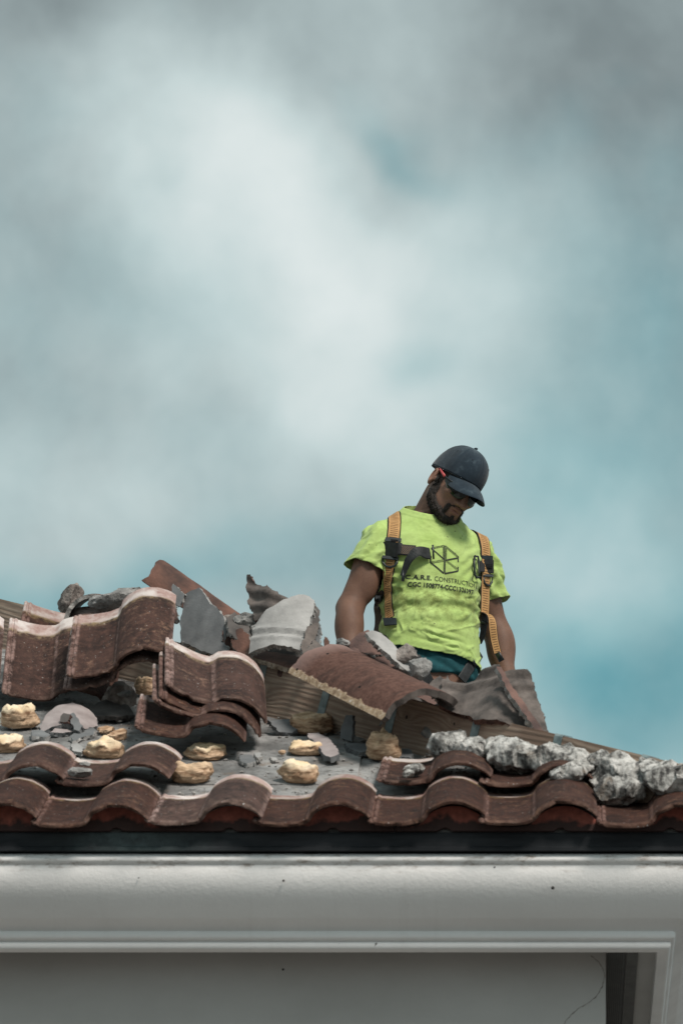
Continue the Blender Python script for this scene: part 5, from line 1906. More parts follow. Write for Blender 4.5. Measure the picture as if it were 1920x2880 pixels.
def lay(V2d, F, name, cx, cz, tilt=0.0):
    ca, sa = math.cos(tilt), math.sin(tilt)
    out = []
    for (a, b_) in V2d:
        px_, pz_ = cx + a * ca + b_ * sa, cz + b_ * ca - a * sa
        h = BVH.ray_cast(Vector((px_, -1.0, pz_)), Vector((0, 1, 0)))
        p = np.array(h[0]) + np.array(h[1]) * 0.0020 if h[0] is not None else np.array((px_, -0.12, pz_))
        out.append(p)
    return part(name, mesh_from(name, out, F, [M['ink']], smooth=False), shirt)


def text2d(s, size, bold=0.0, space=1.0):
    c = bpy.data.curves.new('lettering', 'FONT')
    c.body = s; c.size = size; c.offset = bold; c.space_character = space
    c.align_x = 'LEFT'; c.resolution_u = 3
    o = bpy.data.objects.new('lettering', c)
    COL.objects.link(o)
    dg = bpy.context.evaluated_depsgraph_get()
    me = bpy.data.meshes.new_from_object(o.evaluated_get(dg))
    bpy.data.objects.remove(o)
    bpy.data.curves.remove(c)
    V = np.array([v.co[:2] for v in me.vertices]); F = [tuple(p.vertices) for p in me.polygons]
    bpy.data.meshes.remove(me)
    return V, F


def fit(V, w, h=None):
    lo, hi = V.min(0), V.max(0)
    s = w / (hi[0] - lo[0])
    V = (V - (lo + hi) / 2)
    V[:, 0] *= s
    V[:, 1] *= s if h is None else h / (hi[1] - lo[1])
    return V


def join2d(parts):
    V, F = [], []
    for v, f in parts:
        F += [tuple(i + len(V) for i in q) for q in f]
        V += [tuple(p) for p in v]
    return V, F


LX, LZ = 0.006, 1.245
tl = 0.012
v1, f1 = text2d('C.A.R.E.', 0.03, 0.0006)
v1 = fit(v1, 0.088, 0.0172)
v2, f2 = text2d('CONSTRUCTION', 0.03, -0.0002)
v2 = fit(v2, 0.172, 0.0172)
V_, F_ = join2d([(v1 + np.array([-0.086, 0]), f1), (v2 + np.array([0.055, 0]), f2)])
lay(V_, F_, 'lettering', LX - 0.008, LZ - 0.076, tl)
v3, f3 = text2d('CGC 1508774-CCC1326397', 0.03, 0.0006)
v3 = fit(v3, 0.246, 0.0165)
lay(v3, f3, 'lettering', LX - 0.008, LZ - 0.103, tl)


def stroke(a, b, w):
    a, b = np.array(a, float), np.array(b, float)
    d = b - a; l = np.linalg.norm(d); d /= l
    n = np.array([-d[1], d[0]]) * w / 2
    m = max(2, int(l / 0.006))
    V = []
    for i in range(m + 1):
        p = a + d * l * i / m
        V += [p + n, p - n]
    return np.array(V), [(2 * i, 2 * i + 1, 2 * i + 3, 2 * i + 2) for i in range(m)]


u = 1 / 108 * 0.0525      # logo drawn in picture units about its centre
g_ = lambda X, Y: ((X - 912) * u, (992 - Y) * u)
st = []
for a, b, wd in (((805, 922), (903, 992), 7), ((905, 996), (800, 1030), 3), ((903, 1008), (806, 1038), 3), ((797, 1028), (904, 1100), 9), ((797, 1030), (806, 985), 7), ((806, 920), (906, 886), 3), ((822, 924), (900, 898), 3),
                 ((908, 886), (905, 1102), 6), ((899, 900), (897, 985), 3), ((918, 886), (914, 1102), 5), ((919, 887), (1020, 958), 4), ((926, 904), (1008, 962), 3), ((1018, 955), (1018, 998), 8),
                 ((918, 1000), (1020, 966), 8), ((922, 1006), (1006, 1058), 3), ((932, 1003), (1018, 1052), 3), ((1018, 1034), (1018, 1068), 8), ((1020, 1066), (912, 1102), 9), ((926, 900), (924, 990), 3)):
    st.append(stroke(g_(*a), g_(*b), wd * u * 1.1))
V_, F_ = join2d(st)
lay(V_, F_, 'logo', LX, LZ, 0.02)

# ------------------------------------------------------------------ jeans and boots
J = Field((-0.30, -0.30, 0.02), (0.30, 0.24, 1.04), 0.006)
J.loft([(0.84, 0, 0, 0.172, 0.122), (0.92, 0, 0, 0.170, 0.120), (0.985, 0, -0.002, 0.164, 0.117), (1.01, 0, -0.002, 0.162, 0.116)], 0.0)
for sgn in (-1, 1):
    J.cone((sgn * 0.085, 0, 0.86), (sgn * 0.11, -0.03, 0.50), 0.092, 0.070, 0.03)
    J.cone((sgn * 0.11, -0.03, 0.50), (sgn * 0.12, 0.02, 0.10), 0.068, 0.060, 0.02)
V, F = J.mesh()
V = relax(V, F, 2)
N = normals(V, F)
V = V + N * (0.0045 * np.sin((V[:, 2] + 0.5 * V[:, 0] + 0.03 * fbm(V * 8, 3, 3)) * 2 * math.pi / 0.05) * gs(V[:, 2], 0.86, 0.05) + 0.004 * fbm(V * (14, 14, 8), 4, 3))[:, None]


def jeans_material():
    m, nt, b = material('dark_teal_denim')
    v, uv, rnd = coords(nt, False)
    n1 = noise(nt, v, 20, 5, 0.65)
    tw = nn(nt, 'ShaderNodeTexWave', {'Vector': v, 'Scale': 260.0, 'Distortion': 1.0}).outputs[1]
    col = mixc(nt, ramp(nt, n1, [(0.35, 0), (0.7, 1)]), (0.004, 0.028, 0.035), (0.012, 0.075, 0.088))
    col = mixc(nt, mth(nt, 'MULTIPLY', tw, 0.2), col, (0.04, 0.15, 0.17))
    finish(nt, b, col, 0.85, n1, 0.5, 0.006, 0.2)
    return m


M['jeans'] = jeans_material()
jm = part('jeans', mesh_from('jeans', V, F, [M['jeans']]))
# fly seam
V, F = [], []
JB = BVHTree.FromPolygons([tuple(v) for v in jm.data.vertices[:] and [v.co[:] for v in jm.data.vertices]], [tuple(p.vertices) for p in jm.data.polygons])
M['black'] = simple('black_webbing', (0.008, 0.009, 0.010), (0.024, 0.026, 0.028), 60, 0.65, 300, 0.3, 0.001, spec=0.4)
M['plastic'] = simple('black_plastic', (0.010, 0.014, 0.017), (0.022, 0.030, 0.034), 20, 0.42, 100, 0.1, 0.001, spec=0.5)
for sgn in (-1, 1):
    d = []
    bt = Field((sgn * 0.12 - 0.08, -0.24, -0.10), (sgn * 0.12 + 0.08, 0.12, 0.20), 0.007)
    bt.ell((sgn * 0.12, -0.08, 0.02), (0.05, 0.12, 0.045), None, 0.02)
    bt.cone((sgn * 0.12, 0.02, 0.02), (sgn * 0.12, 0.02, 0.15), 0.052, 0.058, 0.03)
    bt.ell((sgn * 0.12, -0.05, -0.03), (0.054, 0.15, 0.02), None, 0.006)
    V, F = bt.mesh()
    sl_ = -tT * (V[:, 0] * math.cos(PYAW))
    V[:, 2] += 0.05 - tT * sgn * 0.12 * math.cos(PYAW)
    part('boot', mesh_from('boot', V, F, [M['rust_dark']]))

# ------------------------------------------------------------------ cap
def cap_mesh():
    ns, nr = 96, 22
    V, F = [], []
    seams = [math.radians(a) for a in (-90, -30, 30, 90, 150, 210)]
    for j in range(nr + 1):
        f = j / nr
        e = math.sin(f * math.pi / 2)
        zz = 0.022 + 0.124 * e
        s = max(0.0, 1 - f ** 2.9) ** 0.56
        for i in range(ns):
            a = 2 * math.pi * i / ns
            c, sn = math.cos(a), math.sin(a)
            rx, ryf, ryb = 0.0835, 0.116, 0.104
            front = max(0.0, -sn)
            ss = max(0.0, 1 - e ** (2.15 + 0.55 * front)) ** 0.5
            q = (abs(c) ** 2.25 + abs(sn) ** 2.25) ** (-1 / 2.25)
            X = rx * ss * c * q
            Y = (ryf if sn < 0 else ryb) * ss * sn * q + 0.014 - 0.004 * f
            dz = 0.016 * front * (1 - f) - 0.013 * max(0, sn) * (1 - f)
            gdist = min(abs((a - t + math.pi) % (2 * math.pi) - math.pi) for t in seams)
            ww = gdist * max(ss, 0.1) * 0.095
            gr = -0.0016 * math.exp(-(ww / 0.0016) ** 2) + 0.0007 * math.exp(-((ww - 0.005) / 0.0025) ** 2)
            V.append((X + c * gr, Y + sn * gr, zz + dz + gr * f))
    V = np.array(V)
    V += 0.0022 * np.stack([fbm(V * 16, 60 + k, 3) for k in range(3)], 1) * (1 - np.clip(-V[:, 1:2] * 12, 0, 0.7))
    for j in range(nr):
        for i in range(ns):
            k_ = (i + 1) % ns
            F.append((j * ns + i, j * ns + k_, (j + 1) * ns + k_, (j + 1) * ns + i))
    n0 = len(V)
    # sweatband turned in
    inn = V[:ns].copy(); inn[:, :2] *= 0.965; inn[:, 2] += 0.012
    V = np.r_[V, inn]
    for i in range(ns):
        k_ = (i + 1) % ns
        F.append((n0 + i, n0 + k_, k_, i))
    return V, F


def cap_material():
    m, nt, b = material('dusty_black_cotton')
    v, uv, rnd = coords(nt, False)
    n1 = noise(nt, v, 14, 6, 0.72)
    n2 = noise(nt, v, 38, 5, 0.7)
    col = mixc(nt, ramp(nt, n1, [(0.35, 0), (0.7, 1)]), (0.011, 0.020, 0.030), (0.022, 0.038, 0.054))
    d = mth(nt, 'MULTIPLY', ramp(nt, n1, [(0.52, 0), (0.75, 0.8)]), ramp(nt, n2, [(0.4, 0), (0.68, 1)]))
    col = mixc(nt, d, col, (0.13, 0.17, 0.19))
    finish(nt, b, col, 0.9, mth(nt, 'MULTIPLY_ADD', n2, 0.6, mth(nt, 'MULTIPLY', noise(nt, v, 420, 2), 0.5)), 0.4, 0.003, 0.2)
    b.inputs['Sheen Weight'].default_value = 0.2
    return m


M['cap'] = cap_material()
CAPR = np.array(Matrix.Rotation(math.radians(-2), 3, 'X'))
hw = lambda V: np.array([hp(*(CAPR @ p)) for p in np.asarray(V, float)])
V, F = cap_mesh()
cap = part('cap', mesh_from('cap', hw(V), F, [M['cap']]))
# visor
V, F = [], []
na, nd_ = 40, 14
for side in (0, 1):
    for i in range(na + 1):
        u_ = -1 + 2 * i / na
        a = -math.pi / 2 + u_ * math.radians(58)
        c, sn = math.cos(a), math.sin(a)
        q = (abs(c) ** 2.25 + abs(sn) ** 2.25) ** (-1 / 2.25)
        x0, y0 = 0.0810 * c * q, 0.1110 * sn * q + 0.014
        ln = 0.088 * (1 - abs(u_) ** 2.6) ** 0.62
        for j in range(nd_ + 1):
            f = j / nd_
            X = x0 * (1 + 0.02 * f)
            Y = y0 - ln * f
            Z = 0.028 + 0.014 * max(0, -sn) - 0.020 * f * f * (ln / 0.082) * 0.95 - 0.009 * f - 9.0 * (X ** 2) * (0.35 + 0.65 * f) * 0.62
            Z += -0.0028 if side else 0.0
            if f > 0.97:
                Z += 0.001 if side else -0.0006
            V.append((X, Y, Z))
m_ = (na + 1) * (nd_ + 1)
w_ = nd_ + 1
for i in range(na):
    for j in range(nd_):
        a = i * w_ + j
        F.append((a, a + w_, a + w_ + 1, a + 1))
        F.append((m_ + a, m_ + a + 1, m_ + a + w_ + 1, m_ + a + w_))
for i in range(na):
    a = i * w_ + nd_
    F.append((a, a + w_, m_ + a + w_, m_ + a))
part('visor', mesh_from('visor', hw(V), F, [M['cap']]), cap)


def blob_mesh(name, c, r, mat, sub=2):
    bm = bmesh.new()
    bmesh.ops.create_icosphere(bm, subdivisions=sub, radius=1)
    for v in bm.verts:
        v.co = Vector(np.array(c) + np.array(v.co) * np.array(r))
    me = bpy.data.meshes.new(name); bm.to_mesh(me); bm.free()
    me.materials.append(mat)
    me.polygons.foreach_set('use_smooth', np.ones(len(me.polygons), bool))
    return me


part('button', blob_mesh('button', hp(*(CAPR @ np.array([0, 0.010, 0.147]))), (0.0075, 0.0075, 0.0045), M['cap']), cap)
CB = BVHTree.FromPolygons([v.co[:] for v in cap.data.vertices], [tuple(p.vertices) for p in cap.data.polygons])


def torus(name, c, n, R, r, mat, ns=14, nt_=6, sc=(1, 1)):
    n = np.array(n) / np.linalg.norm(n)
    a = np.cross(n, (0.3, 0.1, 0.9)); a /= np.linalg.norm(a)
    b = np.cross(n, a)
    V, F = [], []
    for i in range(ns):
        t = 2 * math.pi * i / ns
        d = a * math.cos(t) * sc[0] + b * math.sin(t) * sc[1]
        for k in range(nt_):
            s = 2 * math.pi * k / nt_
            V.append(np.array(c) + d * R + d * r * math.cos(s) + n * r * math.sin(s))
    for i in range(ns):
        for k in range(nt_):
            i2, k2 = (i + 1) % ns, (k + 1) % nt_
            F.append((i * nt_ + k, i2 * nt_ + k, i2 * nt_ + k2, i * nt_ + k2))
    return mesh_from(name, V, F, [mat])


for ang in (-60, 0, -120, 180, 60, 120):
    a = math.radians(ang)
    p0 = hp(0.3 * math.cos(a), 0.3 * math.sin(a), 0.19)
    h = CB.ray_cast(Vector(p0), Vector(hp(0, 0.012, 0.085) - p0).normalized())
    if h[0] is not None:
        part('eyelet', torus('eyelet', np.array(h[0]), np.array(h[1]), 0.0032, 0.0012, M['cap']), cap)

# ------------------------------------------------------------------ sunglasses
def lens_material():
    m, nt, b = material('dark_lens')
    v, uv, rnd = coords(nt, False)
    sep = nn(nt, 'ShaderNodeSeparateXYZ', {0: uv})
    col = ramp(nt, sep.outputs[1], [(0.0, (0.03, 0.06, 0.015)), (0.25, (0.006, 0.010, 0.006)), (0.55, (0.004, 0.005, 0.006))])
    finish(nt, b, col, 0.08, None, spec=0.6)
    return m


M['lens'] = lens_material()
M['temple_red'] = simple('red_temple', (0.50, 0.06, 0.07), (0.62, 0.10, 0.10), 30, 0.35)


def tube(name, pts, r, mat, n=8, sc=None):
    pts = np.array(pts, float)
    V, F = [], []
    for i, p in enumerate(pts):
        t = pts[min(i + 1, len(pts) - 1)] - pts[max(i - 1, 0)]
        t /= np.linalg.norm(t)
        a = np.cross(t, (0.1, 0.2, 1.0)); a /= np.linalg.norm(a)
        b = np.cross(t, a)
        rr = r[i] if hasattr(r, '__len__') else r
        for k in range(n):
            s = 2 * math.pi * k / n
            V.append(p + a * rr * math.cos(s) * (sc[0] if sc else 1) + b * rr * math.sin(s) * (sc[1] if sc else 1))
    m = len(pts)
    for i in range(m - 1):
        for k in range(n):
            k2 = (k + 1) % n
            F.append((i * n + k, i * n + k2, (i + 1) * n + k2, (i + 1) * n + k))
    F.append(tuple(reversed(range(n)))); F.append(tuple(range((m - 1) * n, m * n)))
    return mesh_from(name, V, F, [mat])


def gl(a, z, r=0.0):
    """point on the wrap of the glasses; a in degrees off straight ahead"""
    t = math.radians(a)
    R = 0.0835 + r
    return hp(R * math.sin(t) * 0.99, -0.022 - (0.0865 + r) * math.cos(t) + 0.0, z)


fr = part('sunglasses', tube('sunglasses', [gl(a, 0.0140 - 0.002 * (abs(a) / 70) ** 2, 0.0015) for a in np.linspace(-72, 72, 40)], 0.0026, M['plastic'], 8, (1, 1)))
for s_ in (-1, 1):
    V, F, UV = [], [], []
    nu, nv = 22, 9
    for lay_ in (0, 1):
        for i in range(nu + 1):
            u_ = i / nu
            a = s_ * (6 + 66 * u_)
            top = 0.0130 - 0.002 * (abs(a) / 70) ** 2
            bot = 0.0130 - 0.042 * (math.sin(math.pi * min(1, 0.10 + u_ * 0.90)) ** 0.55) * (1 - 0.45 * u_) - 0.004
            for j in range(nv + 1):
                f = j / nv
                V.append(gl(a, bot + (top - bot) * f, 0.002 * math.sin(f * math.pi) - 0.0018 * lay_)); UV.append((u_, f))
    n_ = (nu + 1) * (nv + 1)
    for i in range(nu):
        for j in range(nv):
            k_ = i * (nv + 1) + j
            q = (k_, k_ + nv + 1, k_ + nv + 2, k_ + 1)
            F.append(q if s_ > 0 else q[::-1])
            F.append(tuple(reversed([x_ + n_ for x_ in (q if s_ > 0 else q[::-1])])))
    part('lens', mesh_from('lens', V, F, [M['lens']], None, UV), fr)
    low = []
    for i in range(nu + 1):
        u_ = i / nu
        a = s_ * (6 + 66 * u_)
        bot = 0.0130 - 0.042 * (math.sin(math.pi * min(1, 0.10 + u_ * 0.90)) ** 0.55) * (1 - 0.45 * u_) - 0.004
        low.append(gl(a, bot, 0.0))
    part('lens_rim', tube('lens_rim', low, 0.0013, M['plastic'], 6), fr)
    e = gl(s_ * 72, 0.011)
    part('temple', tube('temple', [e, hp(s_ * 0.0835, -0.030, 0.013), hp(s_ * 0.0835, -0.012, 0.017)], 0.0036, M['plastic'], 8, (0.55, 1.2)), fr)
    part('temple_sleeve', tube('temple_sleeve', [hp(s_ * 0.0840, -0.044, 0.0120), hp(s_ * 0.0842, -0.018, 0.0165), hp(s_ * 0.0835, 0.006, 0.021)], [0.0050, 0.0044, 0.0030], M['temple_red'], 8, (0.5, 1.15)), fr)

# ------------------------------------------------------------------ harness
def web_material():
    m, nt, b = material('orange_webbing')
    v, uv, rnd = coords(nt, False)
    sep = nn(nt, 'ShaderNodeSeparateXYZ', {0: uv})
    U, W = sep.outputs[0], sep.outputs[1]
    base = mixc(nt, ramp(nt, noise(nt, v, 60, 5, 0.7), [(0.35, 0), (0.7, 1)]), (0.38, 0.205, 0.080), (0.55, 0.325, 0.145))
    fr_ = mth(nt, 'FRACT', mth(nt, 'MULTIPLY', W, 1 / 0.0088))
    dash = ramp(nt, fr_, [(0.36, 0), (0.42, 1), (0.62, 1), (0.68, 0)])
    inn = ramp(nt, mth(nt, 'ABSOLUTE', mth(nt, 'SUBTRACT', U, 0.5)), [(0.27, 1), (0.29, 0)])
    col = mixc(nt, mth(nt, 'MULTIPLY', dash, inn), base, (0.05, 0.027, 0.014))
    edge = ramp(nt, mth(nt, 'ABSOLUTE', mth(nt, 'SUBTRACT', U, 0.5)), [(0.405, 0), (0.425, 1)])
    col = mixc(nt, edge, col, (0.012, 0.012, 0.013))
    finish(nt, b, col, 0.8, noise(nt, v, 700, 2), 0.3, 0.001, 0.25)
    return m


def mesh_web_material():
    m, nt, b = material('black_mesh_webbing')
    v, uv, rnd = coords(nt, False)
    sep = nn(nt, 'ShaderNodeSeparateXYZ', {0: uv})
    a = mth(nt, 'SINE', mth(nt, 'MULTIPLY_ADD', sep.outputs[1], 480, mth(nt, 'MULTIPLY', sep.outputs[0], 16)))
    c = mth(nt, 'SINE', mth(nt, 'MULTIPLY_ADD', sep.outputs[1], 480, mth(nt, 'MULTIPLY', sep.outputs[0], -16)))
    k = ramp(nt, mth(nt, 'MINIMUM', mth(nt, 'ABSOLUTE', a), mth(nt, 'ABSOLUTE', c)), [(0.12, 1), (0.24, 0)])
    edge = ramp(nt, mth(nt, 'ABSOLUTE', mth(nt, 'SUBTRACT', sep.outputs[0], 0.5)), [(0.36, 1), (0.40, 0)])
    col = mixc(nt, mth(nt, 'MULTIPLY', k, edge), (0.012, 0.012, 0.013), (0.30, 0.20, 0.13))
    finish(nt, b, col, 0.8)
    return m


M['web'] = web_material()
M['mesh_web'] = mesh_web_material()


def ribbon(name, pts, nrm, width, mat, thick=0.0022, n=None, parent=None):
    """strap of real thickness along points with face normals"""
    pts = np.array(pts, float); nrm = np.array(nrm, float)
    L = np.r_[0, np.cumsum(np.linalg.norm(np.diff(pts, axis=0), axis=1))]
    n = n or max(6, int(L[-1] / 0.008))
    s = np.linspace(0, L[-1], n)
    P = np.stack([np.interp(s, L, pts[:, i]) for i in range(3)], 1)
    Nn = np.stack([np.interp(s, L, nrm[:, i]) for i in range(3)], 1)
    for _ in range(3):
        P[1:-1] = 0.25 * P[:-2] + 0.5 * P[1:-1] + 0.25 * P[2:]
        Nn[1:-1] = 0.25 * Nn[:-2] + 0.5 * Nn[1:-1] + 0.25 * Nn[2:]
    T = np.gradient(P, axis=0); T /= np.linalg.norm(T, axis=1)[:, None]
    Sd = np.cross(T, Nn); Sd /= np.linalg.norm(Sd, axis=1)[:, None]
    Nn = np.cross(Sd, T)
    V, F, UV = [], [], []
    cs = [(-0.5, 0), (-0.42, 1), (0, 1.15), (0.42, 1), (0.5, 0), (0.42, -0.6), (-0.42, -0.6)]
    wdt = width if hasattr(width, '__len__') else np.full(n, width)
    if len(wdt) != n:
        wdt = np.interp(np.linspace(0, 1, n), np.linspace(0, 1, len(wdt)), wdt)
    for i in range(n):
        for (a, b) in cs:
            V.append(P[i] + Sd[i] * a * wdt[i] + Nn[i] * b * thick); UV.append((a + 0.5, s[i]))
    m = len(cs)
    for i in range(n - 1):
        for k in range(m):
            k2 = (k + 1) % m
            F.append((i * m + k, (i + 1) * m + k, (i + 1) * m + k2, i * m + k2))
    F.append(tuple(range(m))); F.append(tuple(reversed(range((n - 1) * m, n * m))))
    me = mesh_from(name, V, F, [mat], None, UV, smooth=False)
    return part(name, me, parent)


def at_local(px, py, ylocal):
    o = to_local(CAM); r = ray(px, py) @ PMn[:3, :3]
    return o + r * ((ylocal - o[1]) / r[1])




def surf(pxs, off=0.004, sub=5):
    """follow the shirt under a line drawn in picture positions"""
    P, Nn = [], []
    pxs = np.array(pxs, float)
    for i in range(len(pxs) - 1):
        for k in range(sub if i < len(pxs) - 2 else sub + 1):
            q = pxs[i] + (pxs[i + 1] - pxs[i]) * k / sub
            h = hit_px(*q)
            if h is None:
                if P:
                    P.append(at_local(*q, P[-1][1])); Nn.append(Nn[-1])
                continue
            P.append(h[0] + h[1] * off); Nn.append(h[1])
    return P, Nn


def smooth_normals(Nn, it=6):
    Nn = np.array(Nn)
    for _ in range(it):
        Nn[1:-1] = 0.25 * Nn[:-2] + 0.5 * Nn[1:-1] + 0.25 * Nn[2:]
        Nn /= np.linalg.norm(Nn, axis=1)[:, None]
    return Nn


def over_back(p, n):
    """continue a strap over the shoulder and down the back"""
    P, Nn = [], []
    for k in range(1, 9):
        y = p[1] + 0.018 * k
        h = BVH.ray_cast(Vector((p[0] * (1 - 0.03 * k), y, 1.75)), Vector((0, 0, -1)))
        if h[0] is None or h[0][2] < 1.33:
            break
        P.append(np.array(h[0]) + np.array(h[1]) * 0.004); Nn.append(np.array(h[1]))
    for z_ in (1.33, 1.27, 1.20, 1.12, 1.04):
        h = BVH.ray_cast(Vector((p[0] * 0.55, 0.6, z_)), Vector((0, -1, 0)))
        if h[0] is not None:
            P.append(np.array(h[0]) + np.array(h[1]) * 0.004); Nn.append(np.array(h[1]))
    return P[::-1], Nn[::-1]


SW = 0.048
cpx = lambda X, Y, o=(900, 1200): (o[0] + X / 2.6133, o[1] + Y / 2.6133)
c2 = lambda X, Y: cpx(X, Y, (900, 1500))


def strap_front(front):
    P, Nn = surf(front)
    bp, bn = over_back(P[0], Nn[0])
    return bp + P, smooth_normals(list(bn) + list(Nn))


P, Nn = strap_front([cpx(550, 596), cpx(548, 650), cpx(544, 720), cpx(538, 820), cpx(525, 900), cpx(510, 985), cpx(502, 1100), cpx(503, 1200), c2(505, 420), c2(508, 520), c2(516, 632)])
har = ribbon('harness', P, Nn, SW, M['web'])



P, Nn = strap_front([cpx(1130, 692), cpx(1168, 745), cpx(1195, 820), cpx(1208, 880)])
P = list(P) + [at_local(*cpx(1216, 950), P[-1][1] - 0.006)]
yk = P[-1][1]
for q, dy in ((cpx(1218, 1050), -.004), (cpx(1214, 1150), .002), (c2(1212, 400), .006), (c2(1211, 500), .008), (c2(1208, 590), .008)):
    P.append(at_local(*q, yk + dy))
Nn = list(Nn) + [np.array([0.30, -0.95, 0.05])] * 6
Nn = smooth_normals(Nn)
strapR = P
ribbon('shoulder_strap', P, Nn, [SW] * 3 + [0.042], M['web'], parent=har)


def plate(name, pxs, off, thick, mat, parent=har, bev=0.0015, hole=None):
    """a moulded piece with a given outline lying on the shirt (outline in picture positions)"""
    pts, nr = [], []
    cen = np.mean(np.array(pxs), axis=0)
    h = hit_near(*cen)
    n = h[1]; c = h[0] + n * off
    n = n / np.linalg.norm(n)
    o = to_local(CAM)
    for p in pxs:
        r = ray(*p) @ PMn[:3, :3]
        pts.append(o + r * (((c - o) @ n) / (r @ n)))
    bm = bmesh.new()
    vs = [bm.verts.new(p) for p in pts]
    f = bm.faces.new(vs)
    r = bmesh.ops.extrude_face_region(bm, geom=[f])
    for v in r['geom']:
        if isinstance(v, bmesh.types.BMVert):
            v.co += Vector(n * thick)
    bmesh.ops.recalc_face_normals(bm, faces=bm.faces)
    bmesh.ops.bevel(bm, geom=list(bm.edges), offset=bev, segments=2, affect='EDGES')
    me = bpy.data.meshes.new(name); bm.to_mesh(me); bm.free(); me.materials.append(mat)
    return part(name, me, parent), c + n * thick, n


def frame_plate(name, pxs, off, r, mat, parent=har, nrm=None):
    cen = np.mean(np.array(pxs), axis=0)
    h = hit_near(*cen)
    n = h[1] if nrm is None else np.array(nrm)
    c = h[0] + n * off
    o = to_local(CAM)
    pts = []
    pxs = list(pxs) + [pxs[0]]
    for p in pxs:
        rr = ray(*p) @ PMn[:3, :3]
        pts.append(o + rr * (((c - o) @ n) / (rr @ n)))
    return part(name, tube(name, pts, r, mat, 8), parent)


# chest adjuster on the left in the picture
plate('buckle', [cpx(480, 812), cpx(598, 822), cpx(594, 852), cpx(474, 845)], 0.006, 0.004, M['plastic'])
plate('buckle', [cpx(497, 826), cpx(574, 832), cpx(572, 848), cpx(494, 842)], 0.011, 0.0012, M['web'])
plate('keeper', [cpx(470, 846), cpx(582, 852), cpx(572, 962), cpx(462, 948)], 0.006, 0.010, M['black'])
frame_plate('d_ring', [cpx(455, 955), cpx(574, 968), cpx(566, 1000), cpx(545, 1024), cpx(515, 1034), cpx(484, 1026), cpx(462, 1000)], 0.010, 0.0042, M['plastic'])
plate('d_ring_bar', [cpx(456, 948), cpx(576, 962), cpx(572, 986), cpx(458, 974)], 0.010, 0.005, M['plastic'])
plate('strap_end', [c2(466, 626), c2(562, 626), c2(568, 676), c2(474, 684)], 0.006, 0.006, M['plastic'])
# chest strap, hanging open
P, Nn = surf([cpx(575, 905), cpx(640, 915), cpx(700, 918)], 0.007)
ribbon('chest_strap', P, smooth_normals(Nn), 0.041, M['mesh_web'], 0.003, parent=har)
P, Nn = surf([cpx(545, 900), cpx(600, 908)], 0.010)
ribbon('chest_strap', P, smooth_normals(Nn), 0.046, M['black'], 0.003, parent=har)
h0 = hit_px(*cpx(800, 940)); h1 = hit_px(*cpx(700, 950)); h2 = hit_px(*cpx(640, 1030)); h3 = hit_px(*cpx(612, 1120))
P = [h0[0] + h0[1] * 0.010, hit_px(*cpx(750, 940))[0] + h0[1] * 0.024, h1[0] + h1[1] * 0.040, hit_px(*cpx(664, 985))[0] + h1[1] * 0.046, h2[0] + h2[1] * 0.040, hit_px(*cpx(622, 1075))[0] + h2[1] * 0.030, h3[0] + h3[1] * 0.022]
up_ = np.array([-0.10, -0.45, 0.90])
Nn = [h0[1] * 0.8 + np.array([0, -0.2, 0.1]), h0[1], h1[1] + up_ * 0.25, up_ * 0.7 + np.array([-0.5, -0.5, 0.1]), np.array([-0.75, -0.65, 0.2]), np.array([-0.8, -0.6, 0.05]), np.array([-0.8, -0.6, 0.0])]
ribbon('hanging_strap', P, Nn, [0.044, 0.044, 0.042, 0.040, 0.034, 0.026, 0.020], M['black'], 0.003, parent=har)
part('strap_end', tube('strap_end', [P[-1] + np.array([0.004, -0.004, 0.018]), P[-1] + np.array([0, -0.003, -0.02])], [0.007, 0.006], M['plastic'], 8, (1, 0.5)), har)
part('strap_end', tube('strap_end', [P[0] + np.array([0.006, -0.012, 0.030]), P[0] + np.array([0.012, -0.006, -0.020])], [0.0035, 0.0035], M['plastic'], 8), har)
# chest adjuster on the right
plate('buckle', [cpx(1183, 945), cpx(1266, 950), cpx(1266, 985), cpx(1183, 980)], 0.006, 0.004, M['plastic'])
plate('keeper', [cpx(1200, 975), cpx(1270, 980), cpx(1270, 1080), cpx(1196, 1074)], 0.006, 0.011, M['black'])
plate('keeper', [cpx(1165, 980), cpx(1204, 980), cpx(1202, 1072), cpx(1168, 1070)], 0.007, 0.006, M['mesh_web'])
lb, cpl, npl = plate('name_patch', [cpx(1220, 1010), cpx(1268, 1012), cpx(1268, 1038), cpx(1220, 1036)], 0.0195, 0.0012, M['web'])
frame_plate('chest_hook', [cpx(1135, 952), cpx(1160, 955), cpx(1164, 985), cpx(1168, 1070), cpx(1176, 1104), cpx(1150, 1110), cpx(1137, 1090), cpx(1130, 1010)], 0.018, 0.0042, M['plastic'], nrm=(0.25, -0.96, 0.05))
plate('d_ring_bar', [cpx(1190, 1084), cpx(1270, 1090), cpx(1268, 1112), cpx(1192, 1106)], 0.010, 0.005, M['plastic'])
frame_plate('d_ring', [cpx(1196, 1098), cpx(1268, 1100), cpx(1262, 1142), cpx(1246, 1166), cpx(1226, 1168), cpx(1206, 1146)], 0.014, 0.0038, M['plastic'], nrm=(0.25, -0.96, 0.05))
# patch lettering
v4, f4 = text2d('DEWALT', 0.02, 0.0005)
v4 = fit(v4, 0.015, 0.0045)
ax_ = np.cross((0, 0, 1.0), npl); ax_ = -ax_ / np.linalg.norm(ax_) if np.cross((0, 0, 1.0), npl)[0] < 0 else ax_ / np.linalg.norm(ax_)
az_ = np.cross(npl, ax_); az_ = az_ if az_[2] > 0 else -az_
part('patch_lettering', mesh_from('patch_lettering', [cpl + npl * 0.0012 + ax_ * a + az_ * b for a, b in v4], f4, [M['ink']], smooth=False), har)
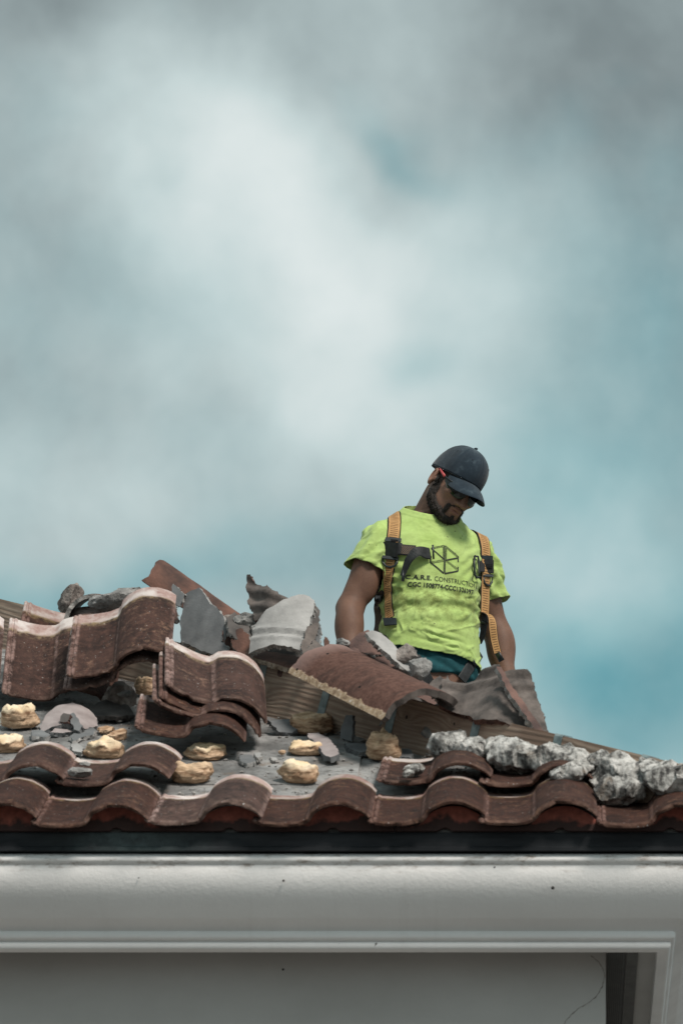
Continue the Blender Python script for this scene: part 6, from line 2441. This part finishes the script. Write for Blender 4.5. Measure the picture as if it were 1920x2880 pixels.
# side straps down to the hips
P, Nn = surf([cpx(470, 1080), cpx(440, 1180), c2(435, 440), c2(432, 540), c2(432, 640), c2(428, 720), c2(430, 760)], 0.006)
nn_ = np.array([-0.55, -0.8, 0.1])
ribbon('side_strap', P, smooth_normals([n_ * 0.5 + nn_ * 0.5 for n_ in Nn], 12), 0.036, M['mesh_web'], 0.003, parent=har)
plate('buckle', [c2(412, 455), c2(452, 452), c2(456, 535), c2(408, 540)], 0.008, 0.006, M['plastic'])
P, Nn = surf([c2(395, 745), c2(470, 790), c2(540, 838), c2(600, 876)], 0.008)
ribbon('hip_strap', P, smooth_normals(Nn), 0.040, M['web'], 0.003, parent=har)
pe = [at_local(*c2(600, 876), P[-1][1]), at_local(*c2(690, 900), -0.125), at_local(*c2(740, 985), -0.125), at_local(*c2(800, 1100), -0.11)]
ribbon('thigh_strap', pe, [(-0.2, -1, 0.1)] * 4, 0.042, M['black'], 0.003, parent=har)
# loose end on the right, curling out in front of the arm
p0 = strapR[-1]
pl = [p0, at_local(*c2(1225, 592), p0[1] - 0.020), at_local(*c2(1250, 604), p0[1] - 0.034), at_local(*c2(1262, 640), p0[1] - 0.040), at_local(*c2(1268, 700), p0[1] - 0.038), at_local(*c2(1278, 780), p0[1] - 0.030), at_local(*c2(1302, 880), p0[1] - 0.028)]
pn = [(0.2, -0.6, 0.8), (0.1, -0.5, 0.9), (0.4, -0.6, 0.7), (0.2, -0.95, 0.3), (-0.1, -1, 0.1), (-0.25, -1, 0.05), (-0.2, -1, 0.0)]
ribbon('loose_strap', pl, pn, [0.034, 0.036, 0.036, 0.032, 0.030, 0.030], M['web'], 0.0022, parent=har)
e0, e1 = at_local(*c2(1300, 878), pl[-1][1] - .003), at_local(*c2(1334, 940), pl[-1][1] - .003)
part('strap_end', tube('strap_end', [e0, e1], [0.013, 0.015], M['plastic'], 8, (1, 0.35)), har)
P2 = [at_local(*c2(1205, 590), p0[1] + 0.004), at_local(*c2(1208, 660), p0[1] + 0.006), at_local(*c2(1196, 740), p0[1] + 0.02), at_local(*c2(1172, 810), p0[1] + 0.03)]
ribbon('side_strap', P2, [(0.35, -1, 0)] * 4, [0.026, 0.030, 0.028, 0.016], M['black'], 0.003, parent=har)
part('buckle', tube('buckle', [at_local(*c2(1182, 655), p0[1] - 0.006), at_local(*c2(1240, 660), p0[1] - 0.006)], 0.009, M['plastic'], 8, (1, 0.5)), har)
P3 = [at_local(*c2(1172, 880), -0.05), at_local(*c2(1130, 940), -0.09), at_local(*c2(1085, 1010), -0.115), at_local(*c2(1040, 1080), -0.12)]
ribbon('hip_strap', P3, [(0.4, -1, 0.1)] * 4, 0.040, M['black'], 0.003, parent=har)
part('buckle', tube('buckle', [at_local(*c2(1108, 920), -0.112), at_local(*c2(1140, 975), -0.104)], 0.008, M['plastic'], 8, (1, 0.6)), har)
# belt line
P4 = [at_local(*c2(620, 856), -0.128), at_local(*c2(660, 868), -0.130), at_local(*c2(706, 880), -0.131)]
ribbon('belt', P4, [(-0.2, -1, 0.1)] * 3, 0.022, M['plastic'], 0.004, parent=jm)
